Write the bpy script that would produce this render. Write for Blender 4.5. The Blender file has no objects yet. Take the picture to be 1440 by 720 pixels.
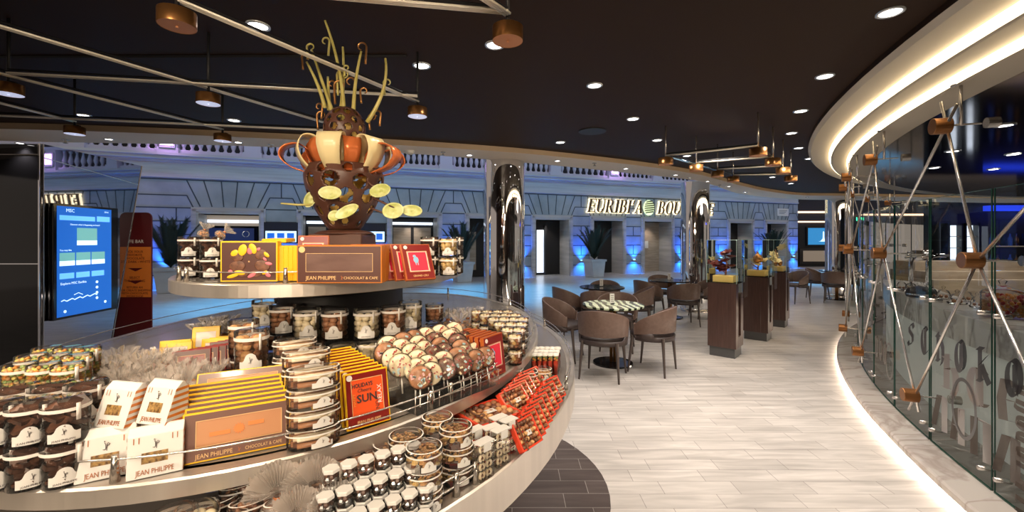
import bpy, math, random
from math import sin, cos, pi, radians as R, atan2, sqrt, tan
from mathutils import Vector, Matrix
sc = bpy.context.scene
col = sc.collection
rnd = random.Random(7)

# ---------------------------------------------------------------- camera, world, exposure
H = 1.6
cd = bpy.data.cameras.new('camera'); cam = bpy.data.objects.new('camera', cd); col.objects.link(cam)
cam.location = (0, 0, H); cam.rotation_euler = (R(90), 0, 0)
cd.sensor_width = 36; cd.lens = 15.0; cd.shift_y = -24 / 1440; cd.clip_start = 0.05; cd.clip_end = 200
sc.camera = cam
sc.view_settings.view_transform = 'Standard'; sc.view_settings.look = 'None'
sc.view_settings.gamma = 1; sc.view_settings.use_curve_mapping = False
sc.view_settings.exposure = 0.32
w = bpy.data.worlds.new('world'); sc.world = w; w.use_nodes = True
w.node_tree.nodes['Background'].inputs[0].default_value = (0.80, 0.66, 0.56, 1)
w.node_tree.nodes['Background'].inputs[1].default_value = 0.34
cy = sc.cycles
cy.use_denoising = True
cy.max_bounces = 8; cy.diffuse_bounces = 3; cy.glossy_bounces = 4; cy.transmission_bounces = 4
cy.transparent_max_bounces = 24; cy.sample_clamp_indirect = 4; cy.caustics_reflective = False; cy.caustics_refractive = False

WARM = (1.0, 0.80, 0.58); NEUT = (1.0, 0.90, 0.80); BLUE = (0.10, 0.42, 1.0); CYAN = (0.22, 0.60, 1.0)
def P(x, y, z):                      # the point of the horizontal plane at height z seen at photo position (x, y)
    Y = 600 * (H - z) / (y - 336.0)
    return Vector(((x - 720) / 600 * Y, Y, z))
def spot(loc, power, colr=WARM, angle=80, blend=0.7, size=0.04, target=None):
    l = bpy.data.lights.new('spot_light', 'SPOT'); l.energy = power; l.color = colr
    l.spot_size = R(angle); l.spot_blend = blend; l.shadow_soft_size = size
    o = bpy.data.objects.new('spot_light', l); col.objects.link(o); o.location = loc
    if target is not None:
        o.rotation_euler = (Vector(target) - Vector(loc)).to_track_quat('-Z', 'Y').to_euler()
    return o
def area(loc, power, colr, sx, sy, target):
    l = bpy.data.lights.new('area_light', 'AREA'); l.energy = power; l.color = colr; l.shape = 'RECTANGLE'
    l.size = sx; l.size_y = sy
    o = bpy.data.objects.new('area_light', l); col.objects.link(o); o.location = loc
    o.rotation_euler = (Vector(target) - Vector(loc)).to_track_quat('-Z', 'Y').to_euler()
    return o
ZC = 2.784      # dark ceiling
ZB = 2.72       # bulkhead underside
# stage lighting of the atrium (hung high above the promenade, over the bulkhead)
FX, FY = cos(atan2(.378, 1)), sin(atan2(.378, 1))
def fac(s, z, d=0.0):                # point on the facade: s along it, z up, d out towards the room
    return Vector((s * FX + d * FY, 17.675 + s * FY - d * FX, z))
for s in (-11, -5, 1, 7, 13):
    c = fac(s, 7.5, 5.0); area(c, 38, (0.08, 0.62, 1.0), 4.0, 1.2, fac(s, 1.2, 1.0))
for s in (-9, -3, 3, 9, 15):
    spot(fac(s, 6.4, 4.2), 2500, (0.035, 0.46, 1.0), 58, .9, .15, fac(s + 1, 0, 4.6))
for s in (-10, -2, 6, 14):
    area(fac(s, 6.8, 1.6), 12, (0.62, 0.40, 1.0), 3.0, .5, fac(s, 4.6, 0))
for (x, y) in ((2.95, 5.7), (4.0, 6.6), (4.95, 7.7)): spot((x, y - .1, 2.7), 60, WARM, 34, .6, .03, (x, y, 1.0))  # added spots that brighten the pedestal cases
# added fill spots behind the camera, warm spots over the display, ceiling downlights
for (x, y, z, tx, ty, tz, p) in ((-1.3, -2.4, 2.3, -.9, 1.2, 1.25, 95), (.5, -2.0, 2.3, -.4, 1.6, 1.2, 90), (-.4, -1.2, 2.5, -.86, 2.2, 1.9, 60), (-.2, -2.6, 1.95, -.5, 1.7, 1.25, 130), (-1.9, -2.2, 2.0, -1.1, 1.5, 1.25, 60)):
    spot((x, y, z), p, WARM, 62, .8, .05, (tx, ty, tz))
for (x, y, tx, ty, p) in ((-1.9, .1, -.9, .9, 34), (-.5, .15, -.5, 1.1, 34), (.35, .9, -.3, 1.6, 30), (-2.2, 1.2, -1.2, 1.6, 24), (-.1, 2.2, -.6, 2.0, 20), (-1.2, .3, -.9, 2.1, 46)):
    spot((x, y, 2.70), p * 1.15, WARM, 75, .8, .03, (tx, ty, 1.1))
for (x, y) in ((1.6, 1.2), (1.7, -.6), (-.4, -.9), (3.2, 7.6), (5.6, 9.5), (2.2, 4.6), (1.5, 3.2), (8, 12)):
    spot((x, y, 2.76), 66, NEUT, 120, .8, .05)

spot((-4.0, 4.6, 2.66), 60, WARM, 50, .8, .03, (-5.5, 6.4, 1.0))  # added spot that brightens the standing banner
# ---------------------------------------------------------------- materials
def mat(name, c, rough=.5, metal=0, spec=None, emit=None, es=0, coat=0):
    m = bpy.data.materials.new(name); m.use_nodes = True
    b = m.node_tree.nodes['Principled BSDF']
    b.inputs['Base Color'].default_value = (*c, 1); b.inputs['Roughness'].default_value = rough
    b.inputs['Metallic'].default_value = metal
    if spec is not None: b.inputs['Specular IOR Level'].default_value = spec
    if coat: b.inputs['Coat Weight'].default_value = coat; b.inputs['Coat Roughness'].default_value = .08
    if emit: b.inputs['Emission Color'].default_value = (*emit, 1); b.inputs['Emission Strength'].default_value = es
    return m
def nodes(m): return m.node_tree.nodes, m.node_tree.links, m.node_tree.nodes['Principled BSDF']
def mottled(name, c1, c2, scale=8, rough=.5, metal=0, stretch=(1, 1, 1), detail=4, coat=0, lo=.35, hi=.65):
    m = mat(name, c1, rough, metal, coat=coat); n, l, b = nodes(m)
    tc = n.new('ShaderNodeTexCoord'); mp = n.new('ShaderNodeMapping'); mp.inputs['Scale'].default_value = stretch
    ns = n.new('ShaderNodeTexNoise'); ns.inputs['Scale'].default_value = scale; ns.inputs['Detail'].default_value = detail
    cr = n.new('ShaderNodeValToRGB'); cr.color_ramp.elements[0].position = lo; cr.color_ramp.elements[1].position = hi
    cr.color_ramp.elements[0].color = (*c1, 1); cr.color_ramp.elements[1].color = (*c2, 1)
    l.new(tc.outputs['Object'], mp.inputs[0]); l.new(mp.outputs[0], ns.inputs['Vector'])
    l.new(ns.outputs['Fac'], cr.inputs[0]); l.new(cr.outputs[0], b.inputs['Base Color'])
    return m
def clear(name, tint=(1, 1, 1), gloss=.25, rough=.03, haze=0.0, hazec=(.9, .9, .9)):
    m = bpy.data.materials.new(name); m.use_nodes = True; n = m.node_tree.nodes; l = m.node_tree.links; n.clear()
    out = n.new('ShaderNodeOutputMaterial'); t = n.new('ShaderNodeBsdfTransparent'); t.inputs[0].default_value = (*tint, 1)
    g = n.new('ShaderNodeBsdfGlossy'); g.inputs['Roughness'].default_value = rough
    lw = n.new('ShaderNodeLayerWeight'); lw.inputs[0].default_value = gloss
    mx = n.new('ShaderNodeMixShader'); l.new(lw.outputs['Fresnel'], mx.inputs[0]); l.new(t.outputs[0], mx.inputs[1]); l.new(g.outputs[0], mx.inputs[2])
    last = mx
    if haze:
        d1 = n.new('ShaderNodeBsdfDiffuse'); d1.inputs[0].default_value = (*hazec, 1); d2 = n.new('ShaderNodeBsdfTranslucent'); d2.inputs[0].default_value = (*hazec, 1)
        d = n.new('ShaderNodeMixShader'); d.inputs[0].default_value = .5; l.new(d1.outputs[0], d.inputs[1]); l.new(d2.outputs[0], d.inputs[2])
        m2 = n.new('ShaderNodeMixShader'); m2.inputs[0].default_value = haze
        l.new(mx.outputs[0], m2.inputs[1]); l.new(d.outputs[0], m2.inputs[2]); last = m2
    l.new(last.outputs[0], out.inputs[0]); return m
def tilemat(name, c1, c2, cm, rough, streak=.5, bw=.48, rh=.1408, ox=.0, oy=.0):
    m = mat(name, c1, rough); n, l, b = nodes(m)
    tc = n.new('ShaderNodeTexCoord'); mp = n.new('ShaderNodeMapping'); mp.inputs['Location'].default_value = (ox, oy, 0)
    br = n.new('ShaderNodeTexBrick'); br.offset = .333; br.inputs['Scale'].default_value = 1
    br.inputs['Brick Width'].default_value = bw; br.inputs['Row Height'].default_value = rh
    br.inputs['Mortar Size'].default_value = .0020; br.inputs['Mortar Smooth'].default_value = .1
    br.inputs['Color1'].default_value = (*c1, 1); br.inputs['Color2'].default_value = (*c2, 1); br.inputs['Mortar'].default_value = (*cm, 1)
    m2 = n.new('ShaderNodeMapping'); m2.inputs['Scale'].default_value = (1.2, 9, 1)
    ns = n.new('ShaderNodeTexNoise'); ns.inputs['Scale'].default_value = 1.6; ns.inputs['Detail'].default_value = 6; ns.inputs['Distortion'].default_value = .6
    cr = n.new('ShaderNodeValToRGB'); cr.color_ramp.elements[0].position = .3; cr.color_ramp.elements[1].position = .7
    cr.color_ramp.elements[0].color = (1 - streak,) * 3 + (1,); cr.color_ramp.elements[1].color = (1, 1, 1, 1)
    mx = n.new('ShaderNodeMix'); mx.data_type = 'RGBA'; mx.blend_type = 'MULTIPLY'; mx.inputs[0].default_value = 1
    l.new(tc.outputs['Object'], mp.inputs[0]); l.new(mp.outputs[0], br.inputs['Vector']); l.new(tc.outputs['Object'], m2.inputs[0])
    l.new(m2.outputs[0], ns.inputs['Vector']); l.new(ns.outputs['Fac'], cr.inputs[0])
    l.new(br.outputs['Color'], mx.inputs[6]); l.new(cr.outputs[0], mx.inputs[7]); l.new(mx.outputs[2], b.inputs['Base Color'])
    return m
def marble(name, base, vein, scale=1.5, rough=.2):
    m = mat(name, base, rough); n, l, b = nodes(m)
    tc = n.new('ShaderNodeTexCoord'); ns = n.new('ShaderNodeTexNoise'); ns.inputs['Scale'].default_value = scale; ns.inputs['Detail'].default_value = 7
    ns.inputs['Distortion'].default_value = 1.2
    cr = n.new('ShaderNodeValToRGB'); e = cr.color_ramp.elements
    e[0].position = .46; e[0].color = (*base, 1); e[1].position = .54; e[1].color = (*base, 1)
    k = cr.color_ramp.elements.new(.5); k.color = (*vein, 1)
    mp = n.new('ShaderNodeMapping'); mp.inputs['Rotation'].default_value = (0.3, .2, .8); mp.inputs['Scale'].default_value = (1, 3, 1)
    l.new(tc.outputs['Object'], mp.inputs[0]); l.new(mp.outputs[0], ns.inputs['Vector']); l.new(ns.outputs['Fac'], cr.inputs[0]); l.new(cr.outputs[0], b.inputs['Base Color'])
    return m
def wavemat(name, c1, c2, scale, dist=6, rough=.3, stretch=(1, 1, 1)):
    m = mat(name, c1, rough); n, l, b = nodes(m)
    tc = n.new('ShaderNodeTexCoord'); mp = n.new('ShaderNodeMapping'); mp.inputs['Scale'].default_value = stretch
    wv = n.new('ShaderNodeTexWave'); wv.inputs['Scale'].default_value = scale; wv.inputs['Distortion'].default_value = dist; wv.inputs['Detail'].default_value = 1
    cr = n.new('ShaderNodeValToRGB'); cr.color_ramp.elements[0].position = .45; cr.color_ramp.elements[1].position = .55
    cr.color_ramp.elements[0].color = (*c1, 1); cr.color_ramp.elements[1].color = (*c2, 1)
    l.new(tc.outputs['Object'], mp.inputs[0]); l.new(mp.outputs[0], wv.inputs[0]); l.new(wv.outputs['Fac'], cr.inputs[0]); l.new(cr.outputs[0], b.inputs['Base Color'])
    return m
M = {}
M['floor'] = tilemat('pale wood-look tiles', (.60, .555, .52), (.70, .65, .61), (.30, .27, .25), .28, .36)
M['darkfloor'] = tilemat('dark slate tiles', (.085, .065, .062), (.11, .085, .08), (.32, .29, .27), .18, .35)
M['ceiling'] = mat('dark brown satin ceiling', (.034, .018, .011), .6, spec=.12)
M['cream'] = mat('cream plaster', (.82, .70, .57), .7)
M['fascia'] = mat('tan fascia', (.58, .44, .30), .6)
M['cove'] = mat('warm cove strip', (1, .9, .7), .5, emit=(1.0, .78, .48), es=5.5)
M['led'] = mat('plinth strip light', (1, .9, .8), .5, emit=(1.0, .84, .66), es=20)
M['lamp'] = mat('lamp lens', (1, 1, 1), .4, emit=(1.0, .95, .92), es=9)
M['trimring'] = mat('lamp ring', (.75, .8, .85), .25, .6)
M['chrome'] = mat('polished chrome', (.80, .80, .82), .04, 1)
M['steel'] = mottled('brushed steel', (.56, .52, .48), (.66, .62, .57), 60, .24, 1, (1, 1, .05))
M['rim'] = mottled('satin steel rim', (.62, .57, .52), (.74, .68, .62), 14, .36, .85, (1, 1, .02))
M['shelftop'] = mat('glossy shelf top', (.30, .27, .25), .12, .3)
M['rodmetal'] = mat('bright rod metal', (.78, .74, .70), .22, .85)
M['railmetal'] = mat('champagne rail metal', (1.0, .93, .80), .4, .25)
M['bronze'] = mat('brushed bronze', (.50, .24, .085), .30, .9)
M['bronzedark'] = mat('dark bronze hub', (.34, .15, .055), .34, .85)
M['bronzeface'] = mat('flat bronze face', (.62, .28, .13), .5, .35)
M['whiteface'] = mat('white diffuser', (.75, .78, .95), .5, emit=(.7, .75, 1), es=.5)
M['black'] = mat('black gloss', (.008, .008, .010), .06, spec=.6)
M['blackmatte'] = mat('black matte', (.012, .012, .014), .5)
M['mirror'] = mat('tinted mirror', (.42, .43, .50), .015, 1)
M['stone'] = mottled('blue-grey stone', (.30, .34, .38), (.42, .46, .50), 1.2, .75)
M['stonejoint'] = mat('stone joint', (.07, .085, .10), .9)
M['travertine'] = mottled('travertine', (.42, .40, .38), (.56, .53, .50), 1.6, .5, 0, (.4, .4, 5))
M['cornice'] = mottled('pale cornice', (.50, .50, .54), (.62, .62, .66), 2, .6, 0, (.3, .3, 6))
M['baluster'] = mat('lilac stone', (.60, .56, .66), .6)
M['dark'] = mat('dark interior', (.012, .010, .010), .6)
M['shopwarm'] = mat('warm shop wall', (.35, .28, .22), .6, emit=(.9, .7, .5), es=.12)
M['shoplit'] = mat('lit shop panel', (.8, .85, .9), .5, emit=(.75, .85, 1), es=1.3)
M['signface'] = mat('dark bronze letter face', (.16, .11, .07), .35, .7)
M['signglow'] = mat('letter halo', (1, .9, .7), .5, emit=(1.0, .80, .45), es=1.9)
M['screenblue'] = mat('blue screen', (.02, .1, .3), .3, emit=(.01, .13, .60), es=.72)
M['screenlight'] = mat('light screen field', (.2, .5, .8), .3, emit=(.10, .38, .85), es=1.1)
M['screenwhite'] = mat('white screen field', (.8, .9, .9), .3, emit=(.55, .80, .95), es=1.0)
M['screengreen'] = mat('green screen picture', (.2, .4, .3), .3, emit=(.08, .26, .28), es=1.2)
M['navy'] = mat('navy sign board', (.01, .02, .07), .4, emit=(.01, .02, .08), es=.6)
M['maroon'] = mat('maroon print', (.10, .008, .010), .35)
M['orange'] = mat('orange print', (.72, .20, .025), .45)
M['leather'] = mottled('taupe leather', (.125, .078, .062), (.155, .098, .078), 30, .42)
M['leatherdark'] = mat('dark leather', (.040, .026, .024), .45)
M['legwood'] = mat('dark wood leg', (.055, .038, .033), .4)
M['wood'] = mottled('dark walnut veneer', (.050, .023, .018), (.075, .036, .028), 6, .35, 0, (14, 14, .6), coat=.3)
M['plinthgrey'] = mat('grey metal plinth', (.085, .085, .088), .4, .3)
M['zebra'] = wavemat('striped green stone top', (.012, .022, .015), (.62, .70, .50), 3.2, 6, .15)
M['darktop'] = mat('dark glossy table top', (.02, .018, .02), .08)
M['white'] = mat('white card', (.82, .80, .76), .5)
M['glass'] = clear('clear glass', (.93, .97, .95), .22, .0)
M['glassedge'] = mat('green glass edge', (.01, .05, .035), .15)
M['caseglass'] = clear('case glass', (.95, .985, .98), .10, .0)
M['frost'] = clear('pale frosted film', (.80, .80, .76), .1, .3, .38, (.50, .50, .46))
M['etch'] = clear('taupe film lettering', (.55, .48, .44), .1, .3, .55, (.20, .155, .135))
M['etchdark'] = clear('dark film lettering', (.4, .4, .4), .1, .3, .75, (.06, .055, .06))
M['marble'] = marble('pale veined marble', (.50, .45, .41), (.36, .30, .27), .8, .22)
M['marblewhite'] = marble('white veined marble', (.62, .60, .57), (.34, .31, .29), 1.0, .25)
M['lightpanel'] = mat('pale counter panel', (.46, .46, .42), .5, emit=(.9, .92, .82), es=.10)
M['acrylic'] = clear('clear acrylic', (.985, .98, .97), .20, .04, .025)
M['cello'] = clear('crinkled cellophane', (.995, .99, .985), .20, .14, .24, (1, .93, .87))
M['milk'] = mottled('milk chocolate', (.30, .125, .058), (.42, .20, .10), 60, .35)
M['darkchoc'] = mottled('dark chocolate', (.10, .042, .026), (.20, .085, .048), 70, .35)
M['whitechoc'] = mottled('cream chocolate', (.78, .66, .42), (.88, .78, .58), 50, .35)
M['nut'] = mottled('toasted nut', (.50, .25, .09), (.70, .42, .20), 80, .5)
M['gold'] = mottled('golden crisps', (.66, .42, .14), (.85, .64, .32), 90, .5)
M['candyO'] = mat('orange nut coating', (.72, .28, .05), .3); M['candyY'] = mat('yellow nut coating', (.75, .60, .14), .3)
M['candyG'] = mat('green nut coating', (.30, .42, .14), .3); M['candyR'] = mat('red sprinkle', (.45, .02, .03), .35)
M['candyB'] = mat('pale blue marshmallow', (.45, .66, .72), .5); M['candyP'] = mat('pink marshmallow', (.80, .45, .45), .5)
M['wafer'] = mottled('pale wafer', (.72, .56, .36), (.90, .80, .62), 60, .6)
M['boxbrown'] = mat('chocolate brown card', (.085, .030, .022), .32, coat=.3)
M['boxtaupe'] = mat('taupe brown card', (.17, .085, .065), .35, coat=.3)
M['boxyellow'] = mat('golden yellow card', (.86, .50, .015), .35)
M['boxred'] = mat('deep red card', (.20, .012, .010), .3, coat=.3)
M['boxorange'] = mat('flame orange card', (.75, .085, .015), .4)
M['boxwindow'] = mottled('caramel bar behind window', (.52, .25, .12), (.50, .22, .10), 5, .4, 0, (1, 1, 1), coat=.08)
M['motif'] = mat('orange motif', (.72, .22, .06), .4)
M['pink'] = mat('bright pink card', (.78, .03, .07), .35); M['palecard'] = mat('pale card edge', (.85, .62, .55), .4)
M['pinkart'] = mat('pink art', (.80, .18, .22), .4); M['blueart'] = mat('blue art', (.25, .50, .72), .4)
M['goldtext'] = mat('gold lettering', (.75, .48, .22), .4); M['darktext'] = mat('dark lettering', (.05, .03, .03), .5)
M['darker'] = mottled('bitter chocolate', (.050, .020, .012), (.11, .045, .025), 70, .35)
M['paper'] = mat('cream label', (.80, .75, .70), .5); M['paperwhite'] = mat('white box card', (.70, .68, .65), .45)
M['coppertext'] = mat('copper print', (.42, .15, .06), .4, .3)
M['traytred'] = mat('glossy red tray', (.78, .07, .03), .22, coat=.6)
M['traybrown'] = mat('red-brown tray side', (.16, .035, .03), .3, coat=.4)
M['sculptbrown'] = mottled('moulded dark chocolate', (.080, .030, .019), (.105, .042, .027), 9, .38)
M['sculptgold'] = mat('gold cocoa lining', (.86, .60, .18), .4, 0)  # gold light inside the vase is put into this lining colour
M['ribboncream'] = mat('cream sugar ribbon', (.86, .72, .40), .28)
M['ribbonorange'] = mat('copper sugar ribbon', (.75, .20, .06), .25, .3)
M['stem'] = mottled('olive gold sugar stem', (.48, .40, .10), (.66, .58, .20), 12, .35)
M['petal'] = mottled('pale green sugar petal', (.50, .54, .16), (.74, .76, .42), 18, .4)
M['leaf'] = mat('dark palm leaf', (.010, .024, .016), .6); M['pot'] = mottled('pale stone planter', (.42, .44, .47), (.52, .54, .57), 2, .6)
M['bluelens'] = mat('blue uplight lens', (.2, .5, 1), .4, emit=(.12, .45, 1.0), es=14)
M['purplelamp'] = mat('lilac lamp', (.9, .7, 1), .4, emit=(.85, .55, 1.0), es=3)
M['warmline'] = mat('warm light line', (1, .8, .6), .5, emit=(1, .62, .40), es=1.6)
M['blueline'] = mat('blue light line', (.1, .2, 1), .5, emit=(.02, .06, 1.0), es=.7)
M['exit'] = mat('green exit sign', (.1, .8, .4), .5, emit=(.05, .9, .4), es=2)
M['beige'] = mottled('beige back counter', (.38, .30, .22), (.50, .40, .30), 2, .4, 0, (1, 1, 8))
M['bluewall'] = mat('dark blue panel', (.010, .016, .035), .3)

# ---------------------------------------------------------------- mesh building
class B:
    def __init__(s): s.v = []; s.f = []; s.m = []; s.s = []; s.mi = 0; s.sm = False
    def use(s, i, sm=False): s.mi = i; s.sm = sm; return s
    def add(s, vs, fs):
        o = len(s.v); s.v += [tuple(v) for v in vs]
        for f in fs: s.f.append(tuple(o + i for i in f)); s.m.append(s.mi); s.s.append(s.sm)
        return s
    def box(s, x0, x1, y0, y1, z0, z1, T=None):
        vs = [Vector((x, y, z)) for z in (z0, z1) for y in (y0, y1) for x in (x0, x1)]
        if T: vs = [T @ v for v in vs]
        return s.add(vs, [(0, 2, 3, 1), (4, 5, 7, 6), (0, 1, 5, 4), (2, 6, 7, 3), (0, 4, 6, 2), (1, 3, 7, 5)])
    def lathe(s, prof, n=24, c=(0, 0), sx=1, sy=1, a0=0, a1=2 * pi, T=None):
        full = abs(a1 - a0 - 2 * pi) < 1e-6; k = n if full else n + 1
        vs = []
        for (r, z) in prof:
            for i in range(k):
                a = a0 + (a1 - a0) * i / n; v = Vector((c[0] + sx * r * cos(a), c[1] + sy * r * sin(a), z)); vs.append(T @ v if T else v)
        fs = []
        for j in range(len(prof) - 1):
            for i in range(n):
                i2 = (i + 1) % k if full else i + 1
                fs.append((j * k + i, j * k + i2, (j + 1) * k + i2, (j + 1) * k + i))
        return s.add(vs, fs)
    def cyl(s, c, r, z0, z1, n=20, r1=None, sx=1, sy=1, T=None):
        r1 = r if r1 is None else r1
        return s.lathe([(1e-5, z0), (r, z0), (r1, z1), (1e-5, z1)], n, c, sx, sy, T=T)
    def tube(s, pts, r, n=8, closed=False, r1=None, flat=1.0):
        pts = [Vector(p) for p in pts]; m = len(pts); vs = []; fs = []; up = None
        for i, p in enumerate(pts):
            if closed: d = pts[(i + 1) % m] - pts[i - 1]
            else: d = pts[min(i + 1, m - 1)] - pts[max(i - 1, 0)]
            if d.length < 1e-9: d = Vector((0, 0, 1))
            d.normalize()
            if up is None: up = Vector((0, 0, 1)) if abs(d.z) < .9 else Vector((1, 0, 0))
            a = d.cross(up)
            if a.length < 1e-4: a = d.cross(Vector((1, 0, 0)))
            a.normalize(); b = a.cross(d).normalized()
            if not closed: up = b
            rr = r if r1 is None else r + (r1 - r) * i / (m - 1)
            for k in range(n): t = 2 * pi * k / n; vs.append(p + a * (rr * cos(t)) + b * (rr * flat * sin(t)))
        for i in range(m if closed else m - 1):
            for k in range(n):
                i2 = (i + 1) % m; fs.append((i * n + k, i * n + (k + 1) % n, i2 * n + (k + 1) % n, i2 * n + k))
        if not closed: fs.append(tuple(range(n))[::-1]); fs.append(tuple((m - 1) * n + k for k in range(n)))
        return s.add(vs, fs)
    def ball(s, c, rx, ry=None, rz=None, n=8, h=6, T=None):
        ry = ry or rx; rz = rz or rx; vs = []; fs = []
        for j in range(h + 1):
            ph = pi * j / h
            for i in range(n):
                a = 2 * pi * i / n; v = Vector((rx * sin(ph) * cos(a), ry * sin(ph) * sin(a), rz * cos(ph)))
                if T: v = T @ v
                vs.append(v + Vector(c))
        for j in range(h):
            for i in range(n): fs.append((j * n + i, (j + 1) * n + i, (j + 1) * n + (i + 1) % n, j * n + (i + 1) % n))
        return s.add(vs, fs)
    def prism(s, poly, y0, y1, T=None):          # outline in local x,z; depth along y
        n = len(poly); vs = [Vector((p[0], y, p[1])) for y in (y0, y1) for p in poly]
        if T: vs = [T @ v for v in vs]
        return s.add(vs, [tuple(range(n)), tuple(range(2 * n - 1, n - 1, -1))] + [(i, i + n, (i + 1) % n + n, (i + 1) % n) for i in range(n)])
    def build(s, name, mats, parent=None, loc=None, rz=None):
        me = bpy.data.meshes.new(name); me.from_pydata(s.v, [], s.f); me.update()
        if not isinstance(mats, (list, tuple)): mats = [mats]
        for m in mats: me.materials.append(m)
        me.polygons.foreach_set('material_index', s.m); me.polygons.foreach_set('use_smooth', s.s)
        o = bpy.data.objects.new(name, me); col.objects.link(o)
        if parent: o.parent = parent
        if loc is not None: o.location = loc
        if rz is not None: o.rotation_euler.z = rz
        return o
def bevel(o, w=.004, seg=2):
    m = o.modifiers.new('bevel', 'BEVEL'); m.width = w; m.segments = seg; m.limit_method = 'ANGLE'; return o
def tag(o, label=None, cat=None, group=None, kind=None):
    if label: o['label'] = label
    if cat: o['category'] = cat
    if group: o['group'] = group
    if kind: o['kind'] = kind
    return o
def thing(name, label, cat, loc=(0, 0, 0), rz=0, group=None):
    o = bpy.data.objects.new(name, None); col.objects.link(o); o.location = loc; o.rotation_euler = (0, 0, rz)
    o.empty_display_size = .05
    return tag(o, label, cat, group)
def struct(o): o['kind'] = 'structure'; return o
def text(name, body, size, m, parent, loc, rot=(pi / 2, 0, 0), ext=.0004, align='CENTER', shear=0, wx=1, bold=0):
    c = bpy.data.curves.new(name, 'FONT'); c.body = body; c.size = size; c.extrude = ext; c.align_x = align; c.align_y = 'CENTER'
    c.shear = shear; c.offset = bold; c.resolution_u = 2; c.materials.append(m)
    q = bpy.data.objects.new(name, c); me = bpy.data.meshes.new_from_object(q); bpy.data.objects.remove(q); bpy.data.curves.remove(c)
    o = bpy.data.objects.new(name, me); col.objects.link(o); o.parent = parent; o.location = loc; o.rotation_euler = rot; o.scale = (wx, 1, 1)
    return o
KIDS = {}
def kids(o):
    if o not in KIDS: KIDS[o] = [c for c in bpy.data.objects if c.parent == o]
    return KIDS[o]
def clone(o, loc, rz=0, label=None, group=None, tilt=(0, 0), sc_=None, parent=None):
    c = o.copy(); col.objects.link(c)
    if parent is None:
        c.location = loc; c.rotation_euler = (tilt[0], tilt[1], rz)
        if sc_: c.scale = (sc_,) * 3 if isinstance(sc_, (int, float)) else sc_
    else: c.parent = parent
    if label: c['label'] = label
    if group: c['group'] = group
    for k in kids(o): clone(k, None, parent=c)
    return c
PROTO = []
def proto(o): PROTO.append(o); return o
def drop(o):
    for k in kids(o): drop(k)
    bpy.data.objects.remove(o)
ORD = ['first', 'second', 'third', 'fourth', 'fifth', 'sixth', 'seventh', 'eighth', 'ninth', 'tenth', 'eleventh', 'twelfth', 'thirteenth', 'fourteenth', 'fifteenth', 'sixteenth']

# ---------------------------------------------------------------- room shell
b = B(); b.add([(-16, -5, 0), (34, -5, 0), (34, 34, 0), (-16, 34, 0)], [(0, 1, 2, 3)])
struct(b.build('floor', M['floor']))
b = B(); EC, EA, EB = (-1.336, 2.77), 1.952, 1.376
b.add([(EC[0] + EA * cos(a), EC[1] + EB * sin(a), .004) for a in [2 * pi * i / 72 for i in range(72)]], [tuple(range(72))])
o = b.build('floor_inlay', M['darkfloor']); struct(o)
near = [(-9.5, 3.3), (-6.5, 4.25)] + [tuple(P(x, y, ZB)[:2]) for x, y in ((0, 181), (180, 186.5), (360, 194), (560, 204), (740, 216), (900, 233), (980, 245), (1008, 252), (1047, 262), (1080, 269), (1135, 275), (1230, 276))] + [(26, 13.6)]
far = [(-9.5, 4.2)] + [tuple(P(x, y, ZB)[:2]) for x, y in ((0, 198), (180, 201.5), (360, 206), (560, 215), (740, 229), (900, 245), (980, 254), (1008, 262), (1049, 274), (1135, 281), (1230, 282))] + [(26, 15.5)]
def smooth(pts, n=8):
    out = []; p = [pts[0]] + list(pts) + [pts[-1]]
    for i in range(1, len(p) - 2):
        for k in range(n):
            t = k / n; q = []
            for d in (0, 1):
                a, bb, c, e = p[i - 1][d], p[i][d], p[i + 1][d], p[i + 2][d]
                q.append(.5 * (2 * bb + (c - a) * t + (2 * a - 5 * bb + 4 * c - e) * t * t + (3 * bb - a - 3 * c + e) * t ** 3))
            out.append(tuple(q))
    out.append(tuple(pts[-1])); return out
near = smooth(near); far = smooth(far)
def strip(b, A, Bp, za, zb):
    n = min(len(A), len(Bp)); o = len(b.v)
    vs = [(p[0], p[1], za) for p in A[:n]] + [(p[0], p[1], zb) for p in Bp[:n]]
    return b.add(vs, [(i, i + 1, n + i + 1, n + i) for i in range(n - 1)])
def resample(pts, n):
    L = [0]
    for i in range(1, len(pts)): L.append(L[-1] + sqrt((pts[i][0] - pts[i - 1][0]) ** 2 + (pts[i][1] - pts[i - 1][1]) ** 2))
    out = []; j = 0
    for k in range(n):
        t = L[-1] * k / (n - 1)
        while j < len(L) - 2 and L[j + 1] < t: j += 1
        u = (t - L[j]) / max(1e-9, L[j + 1] - L[j]); out.append(tuple(pts[j][d] + (pts[j + 1][d] - pts[j][d]) * u for d in (0, 1)))
    return out
near = resample(near, 90); far = resample(far, 90)
b = B(); strip(b, [(p[0], -4.5) for p in near], near, ZC, ZC)
strip(b, [(p[0], -4.5) for p in near], near, ZC + .1, ZC + .1)
struct(b.build('ceiling', M['ceiling']))
b = B(); b.use(0); strip(b, near, far, ZB, ZB); strip(b, far, far, ZB, ZB + .55); strip(b, near, far, ZC + .12, ZB + .55); b.use(1); strip(b, near, near, ZB, ZC + .12)
struct(b.build('ceiling_bulkhead', [M['cream'], M['fascia']]))
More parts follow.
